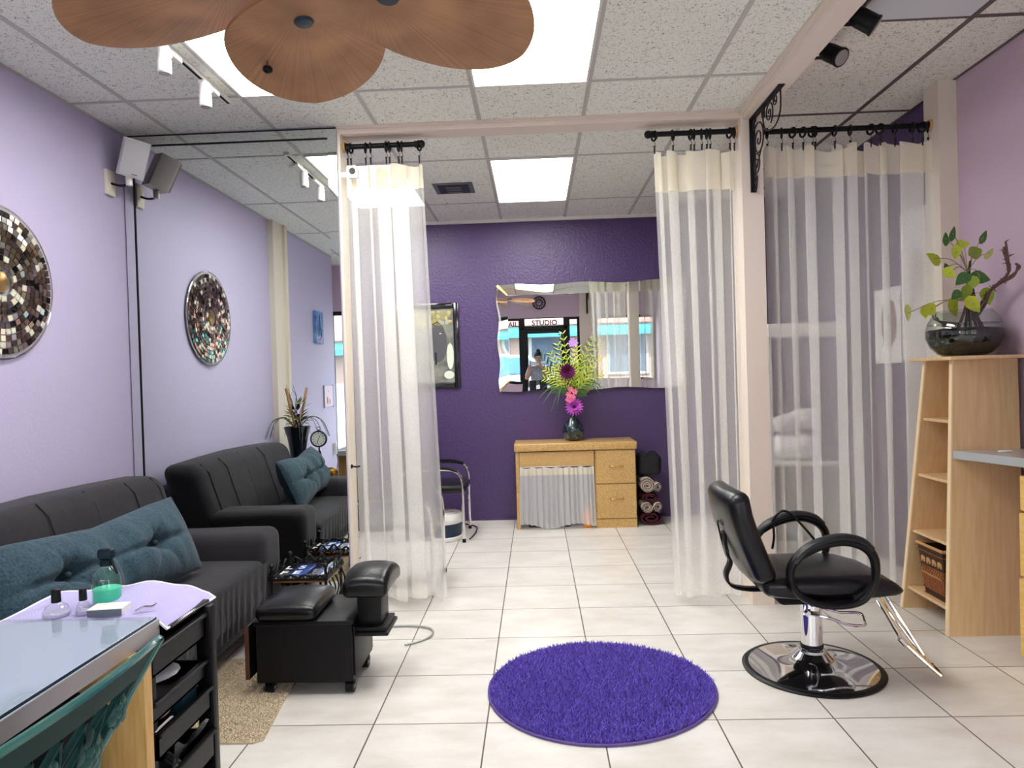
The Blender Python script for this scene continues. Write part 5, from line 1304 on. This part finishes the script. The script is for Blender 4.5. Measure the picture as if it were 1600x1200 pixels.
# things right of the desk
solo('handbag', MB().rbox((.915, 6.42, .445), (1.13, 6.70, .64), .05, 3, sub=2, fn=wrink(.006, 20)).tube(spl([(.95, 6.41, .62), (.99, 6.40, .66), (1.05, 6.40, .67), (1.10, 6.41, .62)], 5), .008, 6), mat('black_bag_cloth', (18, 17, 24), .6), 'black bag on top of the rolled towels beside the vanity desk', 'bag')
def roll(name, lab, c, r, ln, col, n=2.6, sq=1.0, edge=None):
    c = Vector(c); m = MB(); N = 70; pts = []
    for k in range(N+1):
        q = k/N; a = q*2*PI*n; rr = .012+(r-.012)*q; pts.append((rr*math.cos(a)*sq, rr*math.sin(a)))
    def sp(u, v):
        i = u*N; i0 = int(min(i, N-1)); f_ = i-i0; x = pts[i0][0]*(1-f_)+pts[i0+1][0]*f_; z = pts[i0][1]*(1-f_)+pts[i0+1][1]*f_
        return (c.x+x, c.y+ln*v, c.z+z)
    m.grid(sp, N+1, 4)
    t = thing(name, lab, 'towel', (c.x, c.y+ln/2, c.z-r), 'rolled towels by the vanity desk')
    o = obj('terry', m, col, t, smooth=80); md = o.modifiers.new('thick', 'SOLIDIFY'); md.thickness = r*.30; md.offset = 0
    if edge: obj('dark_edge', MB().tube([(c.x+x*1.0, c.y-.001, c.z+z) for x, z in pts[6:]], .0035, 5), edge, t)
M_ctow = mat('cream_towel', (206, 190, 178), .95, bump=(160, .5)); M_btow = mat('burgundy_towel', (70, 22, 34), .95, bump=(160, .5)); M_ded = mat('dark_piping', (44, 30, 34), .8)
roll('rolled_towel', 'larger cream rolled towel under the black bag', (.985, 6.40, .360), .066, .28, M_ctow, 2.4, 1., M_ded)
roll('rolled_towel', 'narrow cream rolled towel at the right, under the black bag', (1.087, 6.41, .342), .040, .28, M_ctow, 1.8, .8, M_ded)
roll('rolled_towel', 'burgundy rolled towel between the cream towels', (1.01, 6.40, .250), .040, .28, M_btow, 2., 2.0)
roll('rolled_towel', 'cream rolled towel at the left of the lower pair', (.978, 6.38, .166), .047, .28, M_ctow, 2., 1.1, M_ded)
roll('rolled_towel', 'cream rolled towel at the right of the lower pair', (1.078, 6.38, .168), .042, .28, M_ctow, 1.8, .9, M_ded)
roll('rolled_towel', 'burgundy rolled towel at the bottom of the stack, on the floor', (1.01, 6.40, .062), .060, .28, M_btow, 2., 1.7)
# waiting chairs
def waiting(loc, lab, seatcol):
    t = thing('waiting_chair', lab, 'chair', loc, 'chrome waiting chairs')
    x, y = loc[0], loc[1]; W = .27
    fr = MB()
    for s in (-1, 1):
        yy = y+s*W
        obj('side_frame', MB().tube(spl([(x+.275, yy, 0), (x+.275, yy, .30), (x+.270, yy, .52), (x+.225, yy, .595), (x+.12, yy, .618), (x-.10, yy, .618), (x-.20, yy, .60), (x-.255, yy, .52), (x-.275, yy, .25), (x-.29, yy, 0)], 5), .0125, 10), M_chrome, t)
        obj('arm_pad', MB().tube(spl([(x+.235, yy, .600), (x+.12, yy, .630), (x-.10, yy, .630), (x-.19, yy, .615)], 5), [(.014, .024)]*16, 10), M_black, t)
        for xx in (x+.275, x-.29): obj('foot_cap', MB().cyl((xx, yy, 0), (xx, yy, .03), .0155, n=12), M_black, t)
    obj('seat', MB().rbox((x-.22, y-.235, .405), (x+.295, y+.235, .475), .03, 4), seatcol, t)
    obj('backrest', MB().rbox((x-.285, y-.235, .50), (x-.225, y+.235, .84), .025, 4), seatcol, t)
    obj('back_post', MB().tube([(x-.25, y-.2, .40), (x-.262, y-.2, .56)], .011, 8).tube([(x-.25, y+.2, .40), (x-.262, y+.2, .56)], .011, 8), M_chrome, t)
    obj('crossbar', MB().tube([(x+.272, y-W, .40), (x+.272, y+W, .40)], .011, 8).tube([(x-.27, y-W, .40), (x-.27, y+W, .40)], .011, 8).tube([(x-.28, y-W, .16), (x-.28, y+W, .16)], .009, 8), M_chrome, t)
    return t
waiting((-.915, 6.17, 0), 'chrome waiting chair with black seat at the far end, by the purple wall', M_leather)
waiting((-.965, 4.73, 0), 'chrome waiting chair seen through the left sheer curtain', mat('grey_seat_vinyl', (70, 72, 76), .5))
# foot spa
t = thing('foot_spa', 'navy and white foot spa basin under the far waiting chair', 'foot spa', (-.82, 6.10, 0))
obj('basin', MB().lathe([(.12, 0), (.14, .02), (.145, .15), (.13, .155)], (-.82, 6.08, 0), 28, sx=1.0, sy=1.25), mat('navy_plastic', (22, 44, 70), .35), t)
obj('rim', MB().lathe([(.148, .145), (.155, .16), (.155, .185), (.14, .225), (.10, .235), (.06, .235)], (-.82, 6.08, 0), 28, sx=1.0, sy=1.25), M_whitep, t)
obj('base_ring', MB().lathe([(.13, .0), (.152, .004), (.152, .03), (.14, .035)], (-.82, 6.08, 0), 28, sx=1.0, sy=1.25), M_whitep, t)
solo('power_cord', MB().tube(spl([(-.60, 5.98, .008), (-.58, 6.12, .008), (-.57, 6.30, .008), (-.60, 6.5, .008), (-.80, 6.68, .010)], 6), .006, 6), M_black, 'black cord on the floor beside the far waiting chair', 'cord')
solo('floor_cable', MB().tube(spl([(-.72, 3.62, .008), (-.66, 3.66, .008), (-.60, 3.74, .008), (-.62, 3.85, .008), (-.75, 3.90, .008), (-.95, 3.88, .008)], 6), .006, 6), M_steel, 'grey cable curled on the tiles behind the padded footrest', 'cable')
# ------------------------------------------------------------------ treatment room behind the right curtain
M_pap = mat('poster_paper', (244, 242, 240), .5)
def wall_print(y0, y1, z0, z1, lab, shapes):
    t = thing('wall_picture', lab, 'poster', (XR-.01, (y0+y1)/2, z0), 'posters behind the right curtain')
    obj('sheet', MB().box((XR-.012, y0, z0), (XR-.002, y1, z1)), M_pap, t)
    m = MB()
    for cy, cz, ry, rz in shapes: m.ball((XR-.013, cy, cz), (.002, ry, rz), 20, 8)
    obj('print', m, mat('poster_print', (150, 124, 124), .6), t)
wall_print(4.42, 4.78, 1.42, 2.38, 'white poster with a soft portrait, behind the right sheer curtain, nearer the post', [(4.60, 1.98, .09, .16), (4.66, 1.78, .05, .06)])
wall_print(4.80, 5.16, 1.40, 1.92, 'white poster with a dark oval, behind the right sheer curtain', [(4.96, 1.68, .11, .17)])
t = thing('wall_ledge', 'white ledge seen faintly through the right sheer curtain', 'shelf', (2.0, 5.45, 0))
obj('board', MB().rbox((1.74, 5.3, 1.62), (2.30, 5.62, 1.72), .004), M_whitep, t); obj('support', MB().box((1.74, 5.32, 0), (1.77, 5.6, 1.62)), M_whitep, t)
t = thing('towel_cabinet', 'grey cabinet seen faintly through the right sheer curtain', 'cabinet', (2.1, 5.94, 0))
obj('body', MB().box((1.80, 5.68, .06), (2.40, 6.20, .60)), mat('grey_cabinet', (120, 118, 122), .5), t); obj('plinth', MB().box((1.82, 5.71, 0), (2.38, 6.18, .06)), M_blackm, t); obj('top', MB().box((1.79, 5.67, .60), (2.41, 6.21, .62)), M_whitep, t)
def towelbag(lab, c, s):
    m = MB().ball(c, (s, s*.8, s*.62), 26, 16); rr = random.Random(int(c[0]*100))
    m.v = [tuple(Vector(v)+Vector((math.sin(23*v[2]+9*v[1]), math.sin(19*v[0]), math.sin(21*v[0]+13*v[1])))*s*.07) for v in m.v]
    solo('white_towel', m, mat('white_terry', (240, 240, 240), .9), lab, 'towel', 'white towels behind the right curtain')
towelbag('crumpled white towel, lowest of the pile behind the right curtain', (2.14, 5.92, .742), .19)
towelbag('crumpled white towel, left of the pile behind the right curtain', (2.06, 5.90, .93), .12)
towelbag('crumpled white towel, topmost of the pile behind the right curtain', (2.24, 5.94, .97), .14)
# ------------------------------------------------------------------ ceiling fan
fh = Vector((-.60, 1.85, 2.47))
t = thing('ceiling_fan', 'ceiling fan with big brown palm-leaf blades at the top of the picture', 'ceiling fan', (fh.x, fh.y, 2.4))
M_bronze = mat('dark_bronze', (34, 32, 36), .35, .6)
obj('motor', MB().lathe([(.03, .045), (.11, .05), (.125, .07), (.125, .13), (.10, .17), (.04, .19)], fh, 32), M_bronze, t)
obj('downrod', MB().cyl(fh+Vector((0, 0, .18)), (fh.x, fh.y, H-.06), .014), M_bronze, t); obj('canopy', MB().lathe([(.02, -.08), (.06, -.05), (.07, -.002)], (fh.x, fh.y, H), 28), M_bronze, t)
def fan_blade_mat():
    m = mat('tan_leaf_blade', (156, 104, 66), .45, spec=.35)
    nt = m.node_tree; n = nt.nodes; l = nt.links; b = n['Principled BSDF']
    tc = n.new('ShaderNodeTexCoord'); sp = n.new('ShaderNodeSeparateXYZ'); l.new(tc.outputs['Object'], sp.inputs[0])
    at = n.new('ShaderNodeMath'); at.operation = 'ARCTAN2'; ad = n.new('ShaderNodeMath'); ad.operation = 'SUBTRACT'; ad.inputs[1].default_value = .10
    l.new(sp.outputs[0], ad.inputs[0]); l.new(sp.outputs[1], at.inputs[0]); l.new(ad.outputs[0], at.inputs[1])
    nz = n.new('ShaderNodeTexNoise'); nz.noise_dimensions = '1D'; nz.inputs['Scale'].default_value = 30; nz.inputs['Detail'].default_value = 4; l.new(at.outputs[0], nz.inputs['W'])
    n2 = n.new('ShaderNodeTexNoise'); n2.inputs['Scale'].default_value = 5; l.new(tc.outputs['Object'], n2.inputs['Vector'])
    mm = n.new('ShaderNodeMath'); mm.operation = 'MULTIPLY_ADD'; mm.inputs[1].default_value = .3; l.new(nz.outputs['Fac'], mm.inputs[0])
    m3 = n.new('ShaderNodeMath'); m3.operation = 'MULTIPLY'; m3.inputs[1].default_value = .7; l.new(n2.outputs['Fac'], m3.inputs[0]); l.new(m3.outputs[0], mm.inputs[2])
    rp = n.new('ShaderNodeValToRGB'); rp.color_ramp.elements[0].position = .34; rp.color_ramp.elements[0].color = lin((138, 98, 72)); rp.color_ramp.elements[1].position = .66; rp.color_ramp.elements[1].color = lin((182, 136, 96))
    l.new(mm.outputs[0], rp.inputs['Fac']); l.new(rp.outputs['Color'], b.inputs['Base Color'])
    bp = n.new('ShaderNodeBump'); bp.inputs['Strength'].default_value = .35; bp.inputs['Distance'].default_value = .004; l.new(nz.outputs['Fac'], bp.inputs['Height']); l.new(bp.outputs[0], b.inputs['Normal'])
    return m
M_blade = fan_blade_mat()
# outline in local coordinates: x along the blade, y across
half = [(0.0, .05), (.04, .095), (.12, .17), (.22, .225), (.32, .25), (.41, .245), (.485, .215), (.54, .17), (.575, .12), (.594, .065), (.60, 0.012)]
def hw(x):
    for (xa, wa), (xb_, wb) in zip(half[:-1], half[1:]):
        if xa <= x <= xb_: return wa+(wb-wa)*(x-xa)/(xb_-xa)
    return 0
xs_ = [.30*k/10 for k in range(10)]+[.30+.30*math.sin(PI/2*k/16) for k in range(17)]
ws_ = [.05+.20*math.sin(PI/2*(x/.30))**.9 if x < .30 else .25*math.sqrt(max(0, 1-((x-.30)/.30)**2.3)) for x in xs_]
bm_ = MB(); vs = []; nv = 13
for x_, w_ in zip(xs_, ws_):
    for j in range(nv):
        q = -1+2*j/(nv-1); vs.append((x_, q*max(w_, .001), -.030*(1-q*q)*0-.075*(x_/.6)**2+.015*q*q*w_/.25))
n_ = len(xs_); L0 = len(vs); vs2 = vs+[(a_, b_, c__+.010) for a_, b_, c__ in vs]; fs = []
for i in range(n_-1):
    for j in range(nv-1):
        k = i*nv+j; fs.append((k, k+1, k+nv+1, k+nv)); fs.append((L0+k, L0+k+nv, L0+k+nv+1, L0+k+1))
    fs.append((i*nv, (i+1)*nv, L0+(i+1)*nv, L0+i*nv)); fs.append((i*nv+nv-1, L0+i*nv+nv-1, L0+(i+1)*nv+nv-1, (i+1)*nv+nv-1))
for j in range(nv-1):
    fs.append((j, L0+j, L0+j+1, j+1)); k = (n_-1)*nv+j; fs.append((k, k+1, L0+k+1, L0+k))
bm_.add(vs2, fs)
med = MB().lathe([(.001, -.012), (.03, -.010), (.036, -.004), (.036, .004)], (.155, 0, .0), 24, sx=1.0, sy=.85)
arm_ = MB().box((-.12, -.022, .010), (.20, .022, .018)).box((-.12, -.03, .006), (.0, .03, .022))
first = None
for k in range(5):
    ang = math.radians((104, 167, 248, 320, 33)[k])
    if first is None:
        bl_ = obj('blade', bm_, M_blade, t, local=True, smooth=50); md_ = obj('medallion', med, mat('blade_medallion', (26, 44, 58), .3, .3), bl_, local=True); ai_ = obj('blade_iron', arm_, M_bronze, bl_, local=True); first = (bl_, md_, ai_)
        B_ = bl_
    else:
        B_ = first[0].copy(); C.objects.link(B_)
        for ch in first[1:]:
            c2 = ch.copy(); C.objects.link(c2); c2.parent = B_
    B_.location = (.10*math.cos(ang), .10*math.sin(ang), .07); B_.rotation_euler = Euler((math.radians(-7), math.radians(0), ang), 'XYZ')
ch_ = fh+Vector((-.20, .50, 0))
cx2, cy2 = fh.x+.03, fh.y+.10
pc = obj('pull_chain', MB().tube([(-.835, 2.26, 2.62), (-.838, 2.265, 2.415)], .0018, 5), mat('chain_brown', (84, 40, 30), .5, .3), t)
obj('chain_ball', MB().ball((-.838, 2.265, 2.405), (.0165, .0165, .013), 14, 8), M_black, pc)
# ------------------------------------------------------------------ photographer, seen only in the back mirror
px_, py_ = .07, -.30
t = thing('person', 'person in a grey dotted top holding up a phone, seen in the back mirror', 'person', (px_, py_, 0))
def skin(name, V, E, R_, m, parent, sub=2):
    me = bpy.data.meshes.new(name); me.from_pydata([tuple(Vector(v)-root_loc(parent)) for v in V], E, []); me.materials.append(m)
    o = bpy.data.objects.new(name, me); C.objects.link(o); o.parent = parent
    bmv = bmesh.new(); bmv.from_mesh(me); ly = bmv.verts.layers.skin.verify()
    bmv.verts.ensure_lookup_table()
    for i, r_ in enumerate(R_):
        bmv.verts[i][ly].radius = r_ if isinstance(r_, tuple) else (r_, r_)
    bmv.verts[0][ly].use_root = True; bmv.to_mesh(me); bmv.free()
    s_ = o.modifiers.new('skin', 'SKIN'); s_.use_smooth_shade = True; o.modifiers.new('sub', 'SUBSURF').levels = sub; o.modifiers['sub'].render_levels = sub
    return o
X, Y_ = px_, py_
V = [(X, Y_, .86), (X, Y_, 1.0), (X, Y_, 1.16), (X, Y_+.01, 1.27), (X, Y_+.02, 1.335), (X, Y_+.03, 1.40), (X, Y_+.035, 1.47), (X, Y_+.03, 1.53)]
E = [(i, i+1) for i in range(7)]; Rr = [(.16, .11), (.14, .10), (.15, .105), (.13, .09), (.055, .05), (.050, .052), (.072, .085), (.070, .082)]
def limb(pts, rs, root):
    i0 = len(V); 
    for p_, r_ in zip(pts, rs): V.append(p_); Rr.append(r_)
    E.append((root, i0)); E.extend((i0+k, i0+k+1) for k in range(len(pts)-1))
hands = []
for s in (-1, 1):
    limb([(X+s*.17, Y_, 1.27), (X+s*.24, Y_+.06, 1.08), (X+s*.15-.03, Y_+.20, 1.27), (s*.085, -.045, 1.375)], [.052, .042, .036, .028], 3)
    limb([(X+s*.095, Y_, .80), (X+s*.10, Y_+.02, .46), (X+s*.10, Y_-.01, .09), (X+s*.115, Y_+.13, .04)], [.085, .058, .042, .036], 0)
M_skin = mat('skin', (196, 146, 122), .5)
obody = skin('body', V, E, Rr, M_skin, t)
for s in (-1, 1):
    hv = [(s*.085, -.047, 1.375), (s*.088, -.040, 1.40)]; he = [(0, 1)]; hr = [.026, .024]
    for k, (dz, ln) in enumerate(((.012, .060), (.030, .068), (.046, .062), (.060, .050))):
        i0 = len(hv); z_ = 1.362+dz*1.1; hv += [(s*.092, -.032, z_), (s*.096, -.020, z_+.002), (s*(.096-ln*.45), -.0185, z_+.004)]; hr += [.0085, .0082, .0072]; he += [(0 if k < 2 else 1, i0), (i0, i0+1), (i0+1, i0+2)]
    i0 = len(hv); hv += [(s*.078, -.052, 1.39), (s*.055, -.048, 1.405)]; hr += [.010, .0085]; he += [(0, i0), (i0, i0+1)]
    skin('hand', hv, he, hr, M_skin, t, 1)
fz = 1.505; fy_ = Y_+.115
obj('face_feature', MB().ball((X-.030, fy_-.006, fz+.006), (.012, .008, .008), 12, 8).ball((X+.030, fy_-.006, fz+.006), (.012, .008, .008), 12, 8), mat('eye_dark', (40, 30, 30), .3), t)
obj('nose', MB().ball((X, fy_+.006, fz-.022), (.013, .016, .02), 12, 8), M_skin, t); obj('mouth', MB().ball((X, fy_-.006, fz-.055), (.022, .009, .007), 12, 8), mat('lips', (168, 92, 92), .5), t)
for s in (-1, 1): obj('ear', MB().ball((X+s*.074, Y_+.03, fz-.01), (.010, .018, .028), 10, 8), M_skin, t)
hm = MB().ball((X, Y_+.015, 1.545), (.086, .098, .075), 24, 14).ball((X, Y_-.02, 1.49), (.078, .075, .09), 20, 12).ball((X, Y_-.01, 1.63), (.04, .04, .034), 16, 10)
obj('hair', hm, mat('dark_brown_hair', (44, 32, 30), .6, bump=(120, .5)), t)
V2 = V[:5]; R2 = [(.185, .135), (.17, .125), (.172, .125), (.150, .11), (.07, .065)]; E2 = [(0, 1), (1, 2), (2, 3), (3, 4)]
for s in (-1, 1):
    i0 = len(V2); V2 += [(X+s*.17, Y_, 1.27), (X+s*.235, Y_+.05, 1.10)]; R2 += [.068, .060]; E2 += [(3, i0), (i0, i0+1)]
skin('top_garment', V2, E2, R2, mat('grey_dotted_cloth', (138, 146, 166), .8, var=(90, (220, 222, 230), 0, .66, .68)), t)
V3 = [(X, Y_, .90), (X, Y_, .84)]; R3 = [(.175, .125), (.165, .12)]; E3 = [(0, 1)]
for s in (-1, 1):
    i0 = len(V3); V3 += [(X+s*.095, Y_, .78), (X+s*.10, Y_+.02, .46), (X+s*.10, Y_-.01, .12)]; R3 += [.10, .075, .062]; E3 += [(1, i0), (i0, i0+1), (i0+1, i0+2)]
skin('trousers', V3, E3, R3, mat('dark_trousers', (40, 42, 54), .8), t)
for s in (-1, 1): obj('shoe', MB().rbox((X+s*.11-.045, Y_-.07, 0), (X+s*.11+.045, Y_+.19, .075), .03, 3), M_blackm, t)
t = thing('phone', 'pale phone held up by the person, seen in the back mirror', 'phone', (0, -.02, 1.36))
obj('case', MB().rbox((-.078, -.0215, 1.352), (.078, -.012, 1.428), .004, 2), M_whitep, t)
obj('lens_plate', MB().cyl((.055, -.012, 1.41), (.055, -.0105, 1.41), .012, n=20), M_black, t)

# ------------------------------------------------------------------ light and render settings
w_ = bpy.data.worlds.new('World'); sc.world = w_; w_.use_nodes = True
bg = w_.node_tree.nodes['Background']; bg.inputs[0].default_value = lin((240, 244, 250)); bg.inputs[1].default_value = 6.0
pl_ = bpy.data.lights.new('window_portal', 'AREA'); pl_.shape = 'RECTANGLE'; pl_.size = 4.9; pl_.size_y = 2.3; pl_.cycles.is_portal = True
po_ = bpy.data.objects.new('window_portal', pl_); C.objects.link(po_); po_.location = (0, YF-.11, 1.15); po_.rotation_euler = (PI/2, 0, 0)
sn = bpy.data.lights.new('sun', 'SUN'); sn.energy = 12; sn.angle = .02; sn.color = (1, .96, .9)
so_ = bpy.data.objects.new('sun', sn); C.objects.link(so_); so_.rotation_euler = Vector((.25, -.75, -1)).to_track_quat('-Z', 'Y').to_euler(); so_.location = (0, 4, 12)
struct('ceiling', MB().box((XL-.1, YF-.1, HR+.11), (XR+.1, YB+.1, HR+.3)), M_white)   # roof over the shop
sc.view_settings.view_transform = 'Standard'; sc.view_settings.look = 'None'; sc.view_settings.gamma = 1; sc.view_settings.use_curve_mapping = False
sc.view_settings.exposure = 0.62
cy = sc.cycles
cy.max_bounces = 10; cy.diffuse_bounces = 5; cy.glossy_bounces = 6; cy.transmission_bounces = 6; cy.transparent_max_bounces = 24
cy.caustics_reflective = False; cy.caustics_refractive = False; cy.sample_clamp_indirect = 6; cy.use_denoising = True
